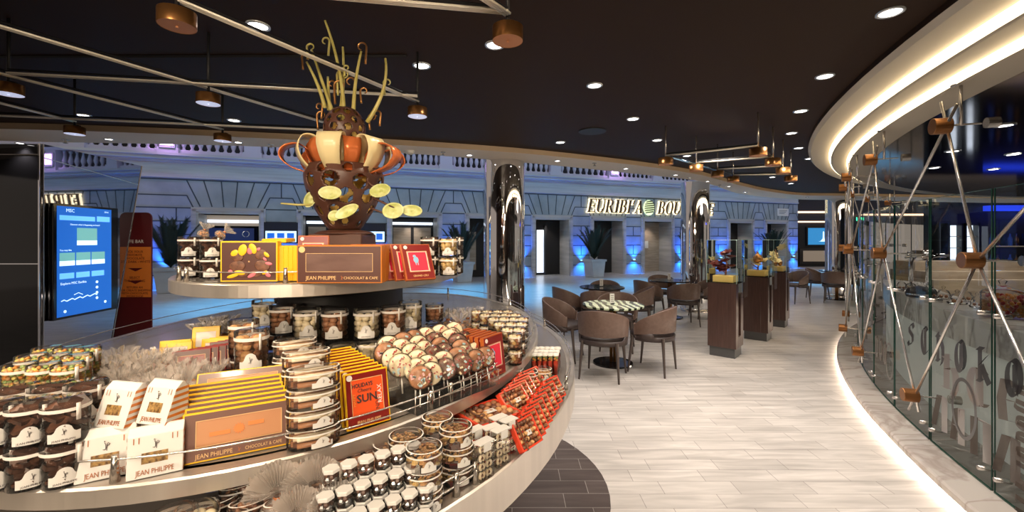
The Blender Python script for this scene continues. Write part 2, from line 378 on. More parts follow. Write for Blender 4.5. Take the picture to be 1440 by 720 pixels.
# left black glass wall and mirrored panel
b = B(); b.use(0); b.box(-9.5, -5.54, 5.03, 5.13, 0, ZB); b.use(1); b.box(-9.5, -5.54, 5.022, 5.031, 2.59, 2.60); b.box(-9.5, -5.54, 5.022, 5.031, 1.30, 1.312)
b.box(-5.556, -5.54, 5.0, 5.13, 0, ZB)
struct(b.build('wall_left', [M['black'], M['chrome']]))
b = B()
mp = lambda t, z, d=0: Vector((-5.53 - .1 * t + d, 5.03 + t, z))
vs = [mp(0, 0), mp(.93, 0), mp(1.52, ZB), mp(0, ZB)]; vs += [v + Vector((-.05, 0, 0)) for v in vs]
b.use(0).add(vs, [(0, 1, 2, 3), (7, 6, 5, 4), (0, 4, 5, 1), (1, 5, 6, 2), (2, 6, 7, 3), (3, 7, 4, 0)])
b.use(1); b.tube([mp(0, 0, .004), mp(0, ZB, .004)], .008, 6); b.tube([mp(0, 2.56, .004), mp(1.46, 2.42, .004)], .004, 6); b.tube([mp(0, 1.40, .004), mp(1.22, 1.38, .004)], .0035, 6)
b.tube([mp(.93, 0, .004), mp(1.52, ZB, .004)], .006, 6)
struct(b.build('wall_mirror_panel', [M['mirror'], M['steel']]))
# room behind the camera, so glass and chrome have something to mirror
b = B(); b.box(-10, 20, -4.9, -4.7, 0, 3.0); struct(b.build('wall_back', mottled('warm dark panelling', (.10, .06, .045), (.16, .10, .075), 2, .4, 0, (1, 1, .3))))
# ---------------------------------------------------------------- chrome pillars
for i, (px, Z, r) in enumerate(((709, 6.25, .30), (977.5, 9.55, .30), (1178.5, 12.0, .30))):
    X = (px - 720) / 600 * Z; b = B()
    b.use(0, True).lathe([(r, 0), (r, 2.86)], 48, (X, Z)); b.use(1, True).lathe([(r + .012, 0), (r + .012, .07), (r, .07)], 48, (X, Z))
    struct(b.build('pillar', [M['chrome'], M['steel']]))
# ---------------------------------------------------------------- facade of the promenade
SL, SR = -15.5, 16.95
openings = [(-11.06, -8.95), (-8.01, -6.1), (-4.99, -2.91), (-2.02, -.05), (.86, 2.83), (3.69, 5.6), (6.43, 8.38), (9.15, 10.6), (11.75, 13.63), (14.35, 16.17)]
FT = Matrix(((FX, FY, 0, 0), (FY, -FX, 0, 17.675), (0, 0, 1, 0), (0, 0, 0, 1)))   # (s, d, z) -> world
def fbox(b, s0, s1, d0, d1, z0, z1): return b.box(s0, s1, d0, d1, z0, z1, T=FT)
OZ = 2.62
b = B(); b.use(0); e = SL
for (a, c) in openings:
    fbox(b, e, a + .18, -.9, 0, 0, 3.55); fbox(b, a + .18, c - .18, -.9, 0, OZ - .2, 3.55); e = c - .18
fbox(b, e, SR, -.9, 0, 0, 3.55)
b.use(1)
def seg(s0, z0, s1, z1, t=.035):
    d = Vector((s1 - s0, 0, z1 - z0)); L = d.length; n = Vector((-d.z, 0, d.x)) / L * t / 2
    q = [(s0 + n.x, z0 + n.z), (s0 - n.x, z0 - n.z), (s1 - n.x, z1 - n.z), (s1 + n.x, z1 + n.z)]
    b.prism(q, .0, .006, T=FT)
e = SL
for k, (a, c) in enumerate(openings + [(SR, SR)]):
    for z in (.45, .88, 1.31, 1.74, 2.17, 2.60):
        seg(e, z, a, z)
    m = (e + a) / 2
    for q, z in enumerate((.45, .88, 1.31, 1.74, 2.17)):
        if q % 2: seg(m, z, m, z + .43)
        elif a - e > 1.2: seg(e + .4, z, e + .4, z + .43); seg(a - .4, z, a - .4, z + .43)
    if k < len(openings):
        w2 = (c - a); mid = (a + c) / 2
        for u, v in ((-.14, -.2), (.14, .2), (-.42, -.62), (.42, .62), (-.7, -1.02), (.7, 1.02)): seg(mid + u * w2 * .55, OZ + .03, mid + v * w2 * .55, 3.5)
    seg(e - .05, OZ, e + .12, 3.0); seg(a + .05, OZ, a - .12, 3.0); seg(e + .12, 3.0, a - .12, 3.0); seg(m, 3.0, m, 3.5)
    e = c
seg(SL, 3.5, SR, 3.5)
struct(b.build('wall_facade', [M['stone'], M['stonejoint']]))
for k, (a, c) in enumerate(openings):
    b = B(); b.use(0)
    fbox(b, a, a + .2, -.85, .05, 0, OZ); fbox(b, c - .2, c, -.85, .05, 0, OZ); fbox(b, a + .2, c - .2, -.85, .05, OZ - .2, OZ)
    fbox(b, a + .05, a + .15, .05, .07, 0, OZ - .05); fbox(b, c - .15, c - .05, .05, .07, 0, OZ - .05); fbox(b, a + .05, c - .05, .05, .07, OZ - .13, OZ - .05)
    b.use(1); fbox(b, a + .2, c - .2, -.86, -.84, 0, OZ - .2)
    im = [M['shopwarm'], M['dark'], M['dark'], M['dark'], M['dark'], M['dark'], M['beige'], M['dark'], M['dark'], M['dark']][k]
    o = b.build('door_%d' % (k + 1), [M['travertine'], im]); struct(o)
    p = B()
    if k in (0, 1, 2):
        q = [(a + .3, c - .3)] if k == 0 else [(a + .3, (a + c) / 2 - .06), ((a + c) / 2 + .06, c - .3)]
        for (u, v) in q:
            fbox(p, u, v, -.83, -.81, 1.0, 2.05)
        struct(p.build('shop_panel', M['beige'] if k else M['black'], o)); p = B()
        fbox(p, a + .25, c - .25, -.8, -.7, 2.16, 2.26); struct(p.build('light_strip', M['shoplit'], o))
    elif k in (4,):
        fbox(p, a + .25, a + .95, -.83, -.80, .1, 2.0); struct(p.build('lit_glass_door', M['shoplit'], o))
        p = B(); fbox(p, a + .97, a + 1.08, -.83, -.72, 0, 2.2); fbox(p, a + .2, a + .27, -.83, -.72, 0, 2.2); fbox(p, a + .55, a + .6, -.80, -.76, 0, 2.2); struct(p.build('door_frame', M['blackmatte'], o))
    elif k in (5,):
        fbox(p, a + .5, a + .95, -.83, -.80, 1.1, 1.75); fbox(p, a + .55, a + .9, -.83, -.80, .6, .95); struct(p.build('poster', M['travertine'], o))
    elif k in (6,):
        fbox(p, a + .85, a + 1.05, -.82, -.78, 1.15, 1.5); struct(p.build('notice', M['white'], o))
    else:
        fbox(p, a + .3, a + .7, -.83, -.80, .3, 1.9); struct(p.build('inner_door', M['beige'], o))
# frieze, cornice
b = B(); b.use(0)
for (z0, z1, d) in ((3.55, 3.62, .06), (3.62, 4.05, .03), (4.05, 4.12, .10), (4.12, 4.22, .22), (4.22, 4.30, .30)): fbox(b, SL, SR, -.9, d, z0, z1)
struct(b.build('trim_1', M['cornice']))
b = B(); fbox(b, SL, SR, -1.6, -1.5, 4.2, 7.0); struct(b.build('wall_upper', M['dark']))
b = B(); fbox(b, SL, SR, -1.6, -.05, 4.27, 4.3); struct(b.build('trim_2', M['cornice']))
# balustrade
bal = thing('balustrade', 'lilac-lit stone balustrade above the cornice of the grey stone facade', 'balustrade', (0, 0, 0))
b = B(); fbox(b, SL, SR, -.12, .22, 5.1, 5.25); fbox(b, SL, SR, -.10, .20, 4.30, 4.42); bevel(b.build('handrail', M['baluster'], bal), .02)
posts = [-13.9, -11.6, -9.3, -7.2, -5.0, -2.8, -.5, 1.9, 4.8, 7.2, 9.6, 12.0, 14.4, 16.7]
for s in posts:
    b = B(); fbox(b, s - .24, s + .24, -.14, .26, 4.42, 5.1); fbox(b, s - .28, s + .28, -.16, .28, 4.30, 4.46); b.build('newel_block', M['baluster'], bal)
prof = [(.055, 4.42), (.06, 4.46), (.035, 4.49), (.045, 4.53), (.075, 4.62), (.082, 4.68), (.06, 4.78), (.035, 4.9), (.03, 4.97), (.05, 5.0), (.06, 5.04), (.06, 5.1)]
b = B(); b.use(0, True).lathe(prof, 10); bp = b.build('baluster', M['baluster'], bal); n = 0
used = False
for i in range(len(posts) - 1):
    s0, s1 = posts[i] + .24, posts[i + 1] - .24; k = 8
    for j in range(k):
        if n >= 96: break
        s = s0 + (s1 - s0) * (j + .5) / k; q = fac(s, 0, .05)
        if not used: bp.location = q; used = True
        else:
            o = bp.copy(); col.objects.link(o); o.location = q
        n += 1
# lilac lamps on balustrade posts
for s, lb in ((-11.6, 'lilac glowing square lamp on balustrade post above the palm by the mirror panel'), (4.8, 'lilac glowing square lamp on balustrade post above the illuminated shop sign')):
    t = thing('wall_lamp', lb, 'lamp', fac(s, 4.72, .27)); ang = atan2(FY, FX); t.rotation_euler.z = ang
    b = B(); b.box(-.2, .2, -.05, 0, -.28, .28); bevel(b.build('lamp_frame', M['baluster'], t), .01); b = B(); b.box(-.16, .16, -.07, -.05, -.2, .22); b.build('diffuser', M['purplelamp'], t)
    spot(fac(s, 4.9, .6), 25, (.75, .4, 1), 140, 1, .1, fac(s, 4.2, 0))
# backlit sign with custom serif strokes
FA = atan2(FY, FX)
GL = {'E': (.62, [('V', .14), ('H', .14, .6, 1), ('H', .14, .52, .5), ('H', .14, .62, 0)]), 'U': None}
def letter(b, ch, x, h, T):
    t, th = .17 * h, .07 * h
    def bar(x0, z0, x1, z1, w):
        b.prism([(x + x0 - w / 2, z0), (x + x0 + w / 2, z0), (x + x1 + w / 2, z1), (x + x1 - w / 2, z1)], 0, .03, T=T)
    def rect(x0, x1, z0, z1): b.prism([(x + x0, z0), (x + x1, z0), (x + x1, z1), (x + x0, z1)], 0, .03, T=T)
    def arc(cx, cz, rx, rz, a0, a1, tk, n=10):
        for i in range(n):
            a, c = a0 + (a1 - a0) * i / n, a0 + (a1 - a0) * (i + 1) / n
            def w(q): return th * .7 + (tk - th * .7) * abs(cos(q))
            b.prism([(x + cx + rx * cos(a), cz + rz * sin(a)), (x + cx + rx * cos(c), cz + rz * sin(c)), (x + cx + (rx - w(c)) * cos(c), cz + (rz - th) * sin(c)), (x + cx + (rx - w(a)) * cos(a), cz + (rz - th) * sin(a))], 0, .03, T=T)
    W = .62 * h
    if ch == 'E':
        rect(.05 * h, .05 * h + t, 0, h); rect(0, W, 0, th); rect(0, W, h - th, h); rect(.1 * h, .5 * h, h / 2 - th / 2, h / 2 + th / 2); rect(W - th, W, 0, .25 * h); rect(W - th, W, .78 * h, h); rect(.5 * h - th, .5 * h, .4 * h, .6 * h)
    elif ch == 'U':
        W = .7 * h; rect(0, .3 * h, h - th, h); rect(.07 * h, .07 * h + t, .3 * h, h); rect(.5 * h, .78 * h, h - th, h); rect(.6 * h, .6 * h + th, .3 * h, h); arc(.37 * h, .3 * h, .30 * h, .3 * h, pi, 2 * pi, t); W = .78 * h
    elif ch == 'R':
        rect(.05 * h, .05 * h + t, 0, h); rect(0, .3 * h, 0, th); rect(0, .3 * h, h - th, h); arc(.3 * h, .74 * h, .30 * h, .26 * h, -pi / 2, pi / 2, t); bar(.62 * h, 0, .34 * h, .5 * h, t); rect(.55 * h, .78 * h, 0, th); W = .76 * h
    elif ch == 'I': rect(.07 * h, .07 * h + t, 0, h); rect(0, .31 * h, 0, th); rect(0, .31 * h, h - th, h); W = .33 * h
    elif ch == 'B':
        rect(.05 * h, .05 * h + t, 0, h); rect(0, .3 * h, 0, th); rect(0, .3 * h, h - th, h); arc(.3 * h, .76 * h, .28 * h, .24 * h, -pi / 2, pi / 2, t); arc(.3 * h, .27 * h, .33 * h, .27 * h, -pi / 2, pi / 2, t); W = .66 * h
    elif ch == 'A':
        bar(.1 * h, 0, .4 * h, h, th); bar(.62 * h, 0, .38 * h, h, t); rect(.2 * h, .5 * h, .3 * h, .3 * h + th); rect(0, .22 * h, 0, th); rect(.5 * h, .78 * h, 0, th); W = .78 * h
    elif ch in 'OQ':
        arc(.36 * h, .5 * h, .36 * h, .52 * h, 0, 2 * pi, t, 20); W = .72 * h
        if ch == 'Q': bar(.62 * h, -.15 * h, .4 * h, .12 * h, t * .8)
    elif ch == 'T': rect(0, .68 * h, h - th, h); rect(.25 * h, .25 * h + t, 0, h); rect(.16 * h, .52 * h, 0, th); rect(0, th, .78 * h, h); rect(.68 * h - th, .68 * h, .78 * h, h); W = .68 * h
    elif ch == "'": bar(.05 * h, .68 * h, .12 * h, h, .1 * h); W = .2 * h
    return W + .09 * h
def signT(s, z, d):
    sh = Matrix(((1, 0, .22, 0), (0, -1, 0, 0), (0, 0, 1, 0), (0, 0, 0, 1)))
    return Matrix(((FX, FY, 0, 0), (FY, -FX, 0, 17.675), (0, 0, 1, 0), (0, 0, 0, 1))) @ Matrix.Translation((s, d, z)) @ sh
sg = thing('shop_sign', 'backlit slanted serif shop sign with glowing edges on the stone facade', 'sign')
s = 3.5
for word in ("EURIBI'A", "BOUTIQUE"):
    for ch in word:
        hh = .60
        b = B(); w_ = letter(b, ch, 0, hh, signT(s, 2.78, .14)); b.build('letter', M['signface'], sg)
        g = B(); letter(g, ch, 0, hh * 1.0, signT(s, 2.78, .07))
        gm = g.build('letter_glow', M['signglow'], sg)
        m = gm.modifiers.new('grow', 'DISPLACE'); m.strength = .025; m.mid_level = 0
        s += w_ * .955
    if word[0] == 'E':
        s += .08; b = B()
        for q in range(6):
            z = 2.80 + q * .10; ww = .28 * sqrt(max(.08, 1 - ((q - 2.2) / 3.6) ** 2))
            b.prism([(s + .3 - ww, z), (s + .3 + ww, z + .05), (s + .3 + ww * .9, z + .11), (s + .3 - ww * .9, z + .05)], .09, .13, T=FT)
        b.build('emblem', M['signface'], sg); b = B()
        b.prism([(s + .3 + .31 * cos(a), 3.06 + .36 * sin(a)) for a in [2 * pi * i / 20 for i in range(20)]], .05, .07, T=FT); b.build('emblem_glow', mat('soft halo', (1, .9, .7), .5, emit=(.55, .70, .35), es=1.2), sg)
        s += .75
# piers: blue uplights
for k, (s, fr) in enumerate(((-11.75, 'beside the potted palm near the mirror panel'), (-8.48, 'between the first two shop fronts'), (-5.55, 'behind the sculpture on the display'), (-2.46, 'behind the display by the palm'), (.4, 'just beside the nearest chrome pillar'), (3.26, 'behind the palm under the first letter of the lit sign'), (6.02, 'under the lit emblem of the shop sign'), (8.77, 'under the B of the lit sign'), (11.3, 'between the second chrome pillar and the next opening'), (14.0, 'behind the palm near the white plaque'), (16.55, 'at the far end of the stone facade'))):
    t = thing('blue_uplight', 'small blue glowing wall uplight ' + fr, 'light', fac(s, .62, 0), FA, 'blue uplights along the facade')
    b = B(); b.box(-.10, .10, -.12, 0, -.05, .03); bevel(b.build('housing', M['steel'], t), .01)
    b = B(); b.cyl((0, -.07), .045, .03, .04, 12); b.build('lens', M['bluelens'], t)
    spot(fac(s, .62, .22), 190, (.008, .13, 1), 95, 1, .03, fac(s, 1.6, .0)); spot(fac(s, .58, .22), 60, (.02, .22, 1), 120, 1, .03, fac(s, .1, .0))
for s in (1.85, 4.65, 7.4, 12.7, 15.25, -10.0, -3.95): spot(fac(s, 2.35, -.5), 26, NEUT, 110, .8, .05)
# palms in planters
def palm(px, s, hgt, label):
    t = thing('potted_palm', label, 'plant', fac(s, 0, .95), FA + .1)
    b = B(); b.prism([(-.26, 0), (.26, 0), (.36, .72), (-.36, .72)], -.30, .30); 
    o = bevel(b.build('planter', M['pot'], t), .02)
    b = B(); b.box(-.39, .39, -.33, .33, .66, .74); b.build('planter_rim', M['pot'], t)
    b = B(); rr = random.Random(int(s * 10))
    for i in range(28):
        a = 2 * pi * i / 28 + rr.uniform(-.2, .2); ln = hgt * rr.uniform(.75, 1.05); lean = rr.uniform(.08, .50); pts = []
        for k in range(9):
            u = k / 8; rad = ln * (lean * u + .25 * u * u * lean); z = .72 + ln * (u - .35 * lean * u * u); pts.append(Vector((rad * cos(a), rad * sin(a), z)))
        b.tube(pts, .012, 5, r1=.003)
        sd = Vector((-sin(a), cos(a), 0))
        for k in range(1, 9):
            p = pts[k]; d = (pts[k] - pts[k - 1]).normalized()
            for sg_ in (-1, 1):
                for q in (0, .25, .5, .75):
                    p0 = p + (pts[k - 1] - p) * q; tip = p0 + sd * sg_ * ln * .12 * (1.1 - .5 * k / 8) + d * ln * .15 + Vector((0, 0, -.03))
                    b.add([p0, p0 + d * .055, tip], [(0, 1, 2)])
    b.build('fronds', M['leaf'], t)
palm(245, -11.3, 1.5, 'dark potted palm in square planter by the mirror panel and banner'); palm(650, -2.35, 1.5, 'dark potted palm in square planter behind the display, left of nearest pillar')
palm(825, 3.35, 1.5, "dark potted palm in square planter under the start of the lit sign"); palm(1072, 13.9, 1.35, 'dark potted palm in square planter behind the glass display cases'); palm(960, 8.65, 1.35, 'dark potted palm in square planter half hidden by the second chrome pillar')
# plaque, digital screens, promo board
t = thing('wall_plaque', 'small pale plaque high on the facade near its far end', 'sign', fac(15.75, 3.05, 0), FA)
b = B(); b.box(-.42, .42, -.04, 0, -.2, .2); b.build('plate', M['white'], t); b = B(); [b.box(-.3, .3 - i * .1, -.05, -.04, .08 - i * .08, .10 - i * .08) for i in range(3)]; b.build('lettering', M['stonejoint'], t)
for s, lb in ((-8.48, 'dark digital menu screen on pier left of the sculpture'), (-5.55, 'dark digital menu screen on pier right of the sculpture')):
    t = thing('digital_screen', lb, 'screen', fac(s, 1.75, .01), FA)
    b = B(); b.box(-.52, .52, -.06, 0, -.30, .42); bevel(b.build('frame', M['blackmatte'], t), .01)
    b = B(); b.use(0).box(-.47, .47, -.065, -.06, -.26, .12); b.use(1); [b.box(-.42 + i * .3, -.2 + i * .3, -.068, -.065, -.18, .05) for i in range(3)]; b.build('picture', [M['screenwhite'], M['screenblue']], t)
t = thing('promo_board', 'navy board with DINING PACKAGES lettering inside the first shop opening', 'sign', fac(-10.0, 1.05, -.55), FA)
b = B(); b.box(-.72, .60, -.03, 0, -.3, .92); b.build('board', M['navy'], t); text('lettering', 'DINING PACKAGES', .13, M['white'], t, (.0, -.035, .22)); b = B(); b.tube([(.36 + .1 * cos(a), -.035, .72 + .1 * sin(a)) for a in [2 * pi * i / 16 for i in range(16)]], .012, 5, True); b.build('crest', M['white'], t)
for x0 in (-.6, .4): b = B(); b.box(x0, x0 + .1, -.1, .1, -1.05, -.3); b.build('stand_leg', M['blackmatte'], t)
# far wall beyond the tables
b = B(); b.box(16.2, 34, 25, 25.2, 0, 5); struct(b.build('wall_far', M['bluewall']))
b = B(); b.box(16.6, 19.6, 24.7, 25, .0, 2.35); b.box(24, 25.3, 20, 20.3, 0, 4); struct(b.build('wall_far_recess', M['blackmatte']))
b = B(); [b.box(x0, x1, 24.6, 24.7, z0, z1) for x0, x1, z0, z1 in ((16.3, 19.2, 2.55, 2.63), (16.3, 19.2, 3.1, 3.2), (20.2, 30, 2.95, 3.05))]; struct(b.build('trim_3', M['warmline']))
t = thing('television', 'blue lit television on the dark far wall beyond the cafe tables', 'television', (17.95, 24.68, 1.75))
b = B(); b.box(-.95, .95, -.08, 0, -.55, .55); bevel(b.build('frame', M['blackmatte'], t), .02); b = B(); b.use(0).box(-.88, .88, -.09, -.08, -.48, .48); b.use(1).lathe([(.30, -.28), (.2, -.30), (.05, -.12), (.04, .25), (.001, .3)], 12, (0, -.1), sy=.1); b.build('picture', [mat('teal screen', (.02, .1, .2), .4, emit=(.02, .16, .36), es=1.2), M['screenwhite']], t)
t = thing('fireplace', 'lit glass-fronted fireplace low in the dark far wall under the television', 'fireplace', (17.8, 24.68, .6))
b = B(); b.box(-1.2, 1.2, -.06, 0, -.45, .45); b.build('surround', M['black'], t); b = B(); b.box(-1.0, 1.0, -.075, -.06, -.3, .32); b.build('firebox', M['shopwarm'], t)
t = thing('exit_sign', 'green glowing exit sign above the far tables', 'sign', (20.05, 24.6, 2.75)); b = B(); b.box(-.2, .2, -.05, 0, -.1, .1); b.build('panel', M['exit'], t)

# ---------------------------------------------------------------- mirror screen and banner
t = thing('information_screen', 'tall blue touch screen in black frame mounted on the slanted mirror panel', 'screen', mp(.09, .65, .01), atan2(1, -.1))
b = B(); b.box(-.04, .90, -.06, .0, -.03, 1.38); bevel(b.build('frame', M['black'], t), .006)
b = B(); b.box(.0, .78, -.064, -.06, .0, 1.35); b.build('display', M['screenblue'], t)
for q in ((.26, .55, .87, .93), (.03, .23, .62, .68), (.25, .45, .62, .68), (.47, .67, .62, .68)): b = B(); b.box(q[0], q[1], -.067, -.064, q[2], q[3]); b.build('caption_bar', M['screenwhite'], t)
for q in ((.26, .55, .93, 1.09), (.03, .23, .68, .78), (.25, .45, .68, .78), (.47, .67, .68, .78)): b = B(); b.box(q[0], q[1], -.067, -.064, q[2], q[3]); b.build('picture', M['screengreen'], t)
for q in ((.03, .52, 1.18, 1.24), (.55, .75, 1.18, 1.25), (.03, .22, .46, .53), (.25, .44, .46, .53), (.47, .66, .46, .53)): b = B(); b.box(q[0], q[1], -.0665, -.064, q[2], q[3]); b.build('menu_bar', M['screenlight'], t)
b = B(); [b.cyl((0, 0), .018, 0, .003, 14, T=Matrix.Translation((x, -.064, z)) @ Matrix.Rotation(R(90), 4, 'X')) for x, z in ((.55, .38), (.55, .31), (.55, .24), (.55, .17), (.10, .06), (.68, .10))]; b.build('round_button', M['screenwhite'], t)
text('lettering', 'MSC', .06, M['screenwhite'], t, (.17, -.066, 1.30)); text('lettering', 'Discover what is happening on board', .028, M['screenwhite'], t, (.38, -.066, 1.13)); text('lettering', 'Explore MSC Euribia', .042, M['screenwhite'], t, (.04, -.066, .40), align='LEFT'); text('lettering', 'You may like', .03, M['screenwhite'], t, (.03, -.066, .81), align='LEFT'); text('lettering', '09:41', .03, M['screenwhite'], t, (.70, -.066, 1.31))
b = B(); b.tube([(.05 + .5 * k / 14, -.066, .19 + .012 * sin(k * 2.1) + .03 * k / 14) for k in range(15)], .006, 5); b.tube([(.22, -.066, .25), (.28, -.066, .27), (.34, -.066, .24)], .004, 5); b.build('ship_drawing', M['screenwhite'], t)
bt = thing('banner_stand', 'maroon and orange chocolate instructions banner standing behind the mirror panel', 'banner', (-5.72, 6.45, 0), -.0)
b = B(); z0, z1 = .0, 1.98
def rr_poly(x0, x1, z0, z1, r): return [(x0, z0), (x1, z0)] + [(x1 - r + r * cos(a), z1 - r + r * sin(a)) for a in [pi / 2 * i / 5 for i in range(6)]] + [(x0, z1)]
b.prism(rr_poly(-.42, .27, .03, 2.0, .08), 0, .02); b.build('panel', M['maroon'], bt)
b = B(); b.box(-.42, .265, -.003, 0, .72, 1.48); b.build('orange_field', M['orange'], bt); b = B(); b.box(-.5, .34, -.14, .16, 0, .03); b.build('base_plate', M['steel'], bt)
for z, s_, tx in ((1.56, .07, 'CAFE BAR'), (1.36, .05, 'PICK YOUR\nFAVORITE\nCHOCOLATE\nMILK, DARK - WHITE'), (1.02, .05, 'SELECT\nTHE TOPPING'), (.83, .045, 'RETURN AN\nYOUR CREATE SHOPPING\nWITH CHOCOLATE\nWORKSHOP')):
    text('lettering', tx, s_, M['white'] if z > 1.5 else M['maroon'], bt, (.0 if z > 1.5 else .02, -.005, z - (.03 if z < 1.5 else 0)))
for z in (1.16, .97): b = B(); b.prism([(-.08, z), (.14, z), (.03, z - .05)], -.006, -.003); b.build('arrow', M['maroon'], bt)

# ---------------------------------------------------------------- curved bar: plinth, cove ring, glass, lattice
CX, CY_ = 14.027, -1.589
def arcp(r, th, z=0): a = R(th); return Vector((CX - r * cos(a), CY_ + r * sin(a), z))
def sweep(b, prof, t0, t1, n=120):
    k = len(prof); vs = []
    for i in range(n + 1):
        th = t0 + (t1 - t0) * i / n
        for (r, z) in prof: vs.append(arcp(r, th, z))
    return b.add(vs, [(i * k + j, i * k + j + 1, (i + 1) * k + j + 1, (i + 1) * k + j) for i in range(n) for j in range(k - 1)])
RG = 11.903
b = B(); b.use(0); sweep(b, [(12.11, .085), (12.125, .045), (12.125, .085), (12.11, .096), (11.0, .096)], -12, 118); sweep(b, [(12.09, .0), (12.09, .045), (12.125, .045)], -12, 118)
b.use(1); sweep(b, [(12.096, .008), (12.096, .040)], -12, 118)
struct(b.build('trim_4', [M['marble'], M['led']]))
b = B(); b.use(0); sweep(b, [(12.43, ZC + .08), (12.43, 2.745)], -12, 150); b.use(1); sweep(b, [(12.43, 2.745), (12.40, 2.715), (12.21, 2.70)], -12, 150)
b.use(2); sweep(b, [(12.21, 2.70), (12.20, 2.655), (12.19, 2.648)], -12, 150); b.use(1); sweep(b, [(12.19, 2.648), (12.17, 2.642), (12.02, 2.635)], -12, 150)
b.use(2); sweep(b, [(12.02, 2.635), (12.01, 2.592), (12.0, 2.586)], -12, 150); b.use(1); sweep(b, [(12.0, 2.586), (11.97, 2.582), (11.76, 2.582)], -12, 150)
b.use(3); sweep(b, [(11.76, 2.582), (11.755, 2.585), (5.0, 2.585)], -12, 150)
for q in (9.0, 10.1, 10.95): sweep(b, [(q, 2.5845), (q + .012, 2.5845)], -12, 150)
M['soffitcream'] = mat('cream ring soffit', (.56, .50, .40), .6); M['darkpanel'] = mottled('dark reflective panel', (.11, .095, .08), (.15, .13, .11), 2, .09, 1)
struct(b.build('ceiling_ring', [M['ceiling'], M['soffitcream'], M['cove'], M['darkpanel']]))
# glass wall panels
seams = [-3.5, -0.1, 3.3, 6.7, 10.1, 13.5, 16.9, 20.28, 23.66, 27.01, 30.37, 33.8, 37.2, 40.6, 44.0, 47.4, 50.8, 54.2, 57.6, 61.0, 64.4]
GT = 1.90
gwords = ['right edge of the photo', 'second panel from the right, bearing vertical CHOCOLATE lettering', 'panel with the big hollow ring', 'panel with the blackletter S', 'narrow panel by the low bronze hub', 'panel past the lettering', 'far panel']
first = 6
for i in range(6, len(seams) - 1):
    a0, a1 = seams[i] + .06, seams[i + 1] - .06
    k = i - first
    lb = ['nearest clear curved glass panel with dark vertical CHOCOLATE lettering', 'clear curved glass panel bearing a large hollow taupe ring and blackletter HOK', 'clear curved glass panel in front of the bar with blackletter SC', 'narrow-looking clear glass panel just past the blackletter S'][k] if k < 4 else '%s clear glass panel beyond the blackletter S, counted towards the far end of the bar' % ORD[k - 3]
    if i == 6: a0 = 15.4
    t = thing('glass_screen', lb, 'glass panel', arcp(RG, (a0 + a1) / 2, .096), 0, 'curved glass panels around the bar')
    o = B(); L = t.location
    def sw(b, prof, t0, t1, n=6): 
        k_ = len(b.v); sweep(b, prof, t0, t1, n); b.v[k_:] = [tuple(Vector(v) - L) for v in b.v[k_:]]
    sw(o, [(RG, .10), (RG, GT)], a0, a1); o.build('pane', M['glass'], t)
    e = B(); 
    for a in (a0, a1): e.tube([arcp(RG, a, .10) - L, arcp(RG, a, GT) - L], .0042, 5)
    e.tube([arcp(RG, a0 + (a1 - a0) * q / 6, GT) - L for q in range(7)], .0025, 5); e.tube([arcp(RG, a0 + (a1 - a0) * q / 6, .10) - L for q in range(7)], .007, 5); e.build('pane_edge', M['glassedge'], t)
    for a in (a0 + .28, a1 - .28):
        for z in (.20, 1.15):
            c = B()
            p = arcp(RG, a, z) - L; q = arcp(RG + .035, a, z) - L; r_ = arcp(RG - .04, a, z) - L; c.use(0, True).tube([r_, q], .014, 10); c.build('clamp', M['rodmetal'], t)
# film lettering on the glass: pen strokes swept over the curved surface
def film(name, label, m, letters, cat='lettering', hw=.02, ang=40, off=.004):
    # letters: strokes in metres along the arc and height, drawn with a rigid chisel pen
    k = 180 / pi / RG; px, pz = hw * cos(R(ang)), hw * sin(R(ang)); n = 0
    u0, z0 = letters[0][0][0]; t = thing(name, label, cat, arcp(RG, -u0 * k, z0))
    for g in letters:
        b = B()
        for st in g:
            n += 1; oo = off + .0002 * n
            for (u0, z0), (u1, z1) in zip(st[:-1], st[1:]):
                q = [(u0 - px, z0 - pz), (u0 + px, z0 + pz), (u1 + px, z1 + pz), (u1 - px, z1 - pz)]
                b.add([arcp(RG + oo, -(u * k), z) - t.location for u, z in q], [(0, 1, 2, 3)])
        b.build('letter', m, t)
    return t
def ringfilm(label, m, c, ru, rz_, wd):
    b = B(); k = 180 / pi / RG; n = 48; vs = []
    for i in range(n):
        a = 2 * pi * i / n
        for q in (0, -wd): vs.append(arcp(RG + .0075, -((c[0] + (ru + q) * cos(a)) * k), c[1] + (rz_ + q) * sin(a)))
    b.add(vs, [(2 * i, 2 * i + 1, (2 * i + 3) % (2 * n), (2 * i + 2) % (2 * n)) for i in range(n)]); tag(b.build('ring_lettering', m), label, 'lettering')
def U(px, py):                       # where the photo's ray meets the glass cylinder: arc length and height
    t = (px - 720) / 600; a = t * t + 1; bq = -2 * (CX * t + CY_); c = CX * CX + CY_ * CY_ - RG * RG
    Z = (-bq - sqrt(max(0, bq * bq - 4 * a * c))) / 2 / a; X = t * Z
    th = math.degrees(atan2(Z - CY_, CX - X)); return (-th * pi * RG / 180, H + (336 - py) / 600 * Z)
def ust(*pts): return [U(*p) for p in pts]
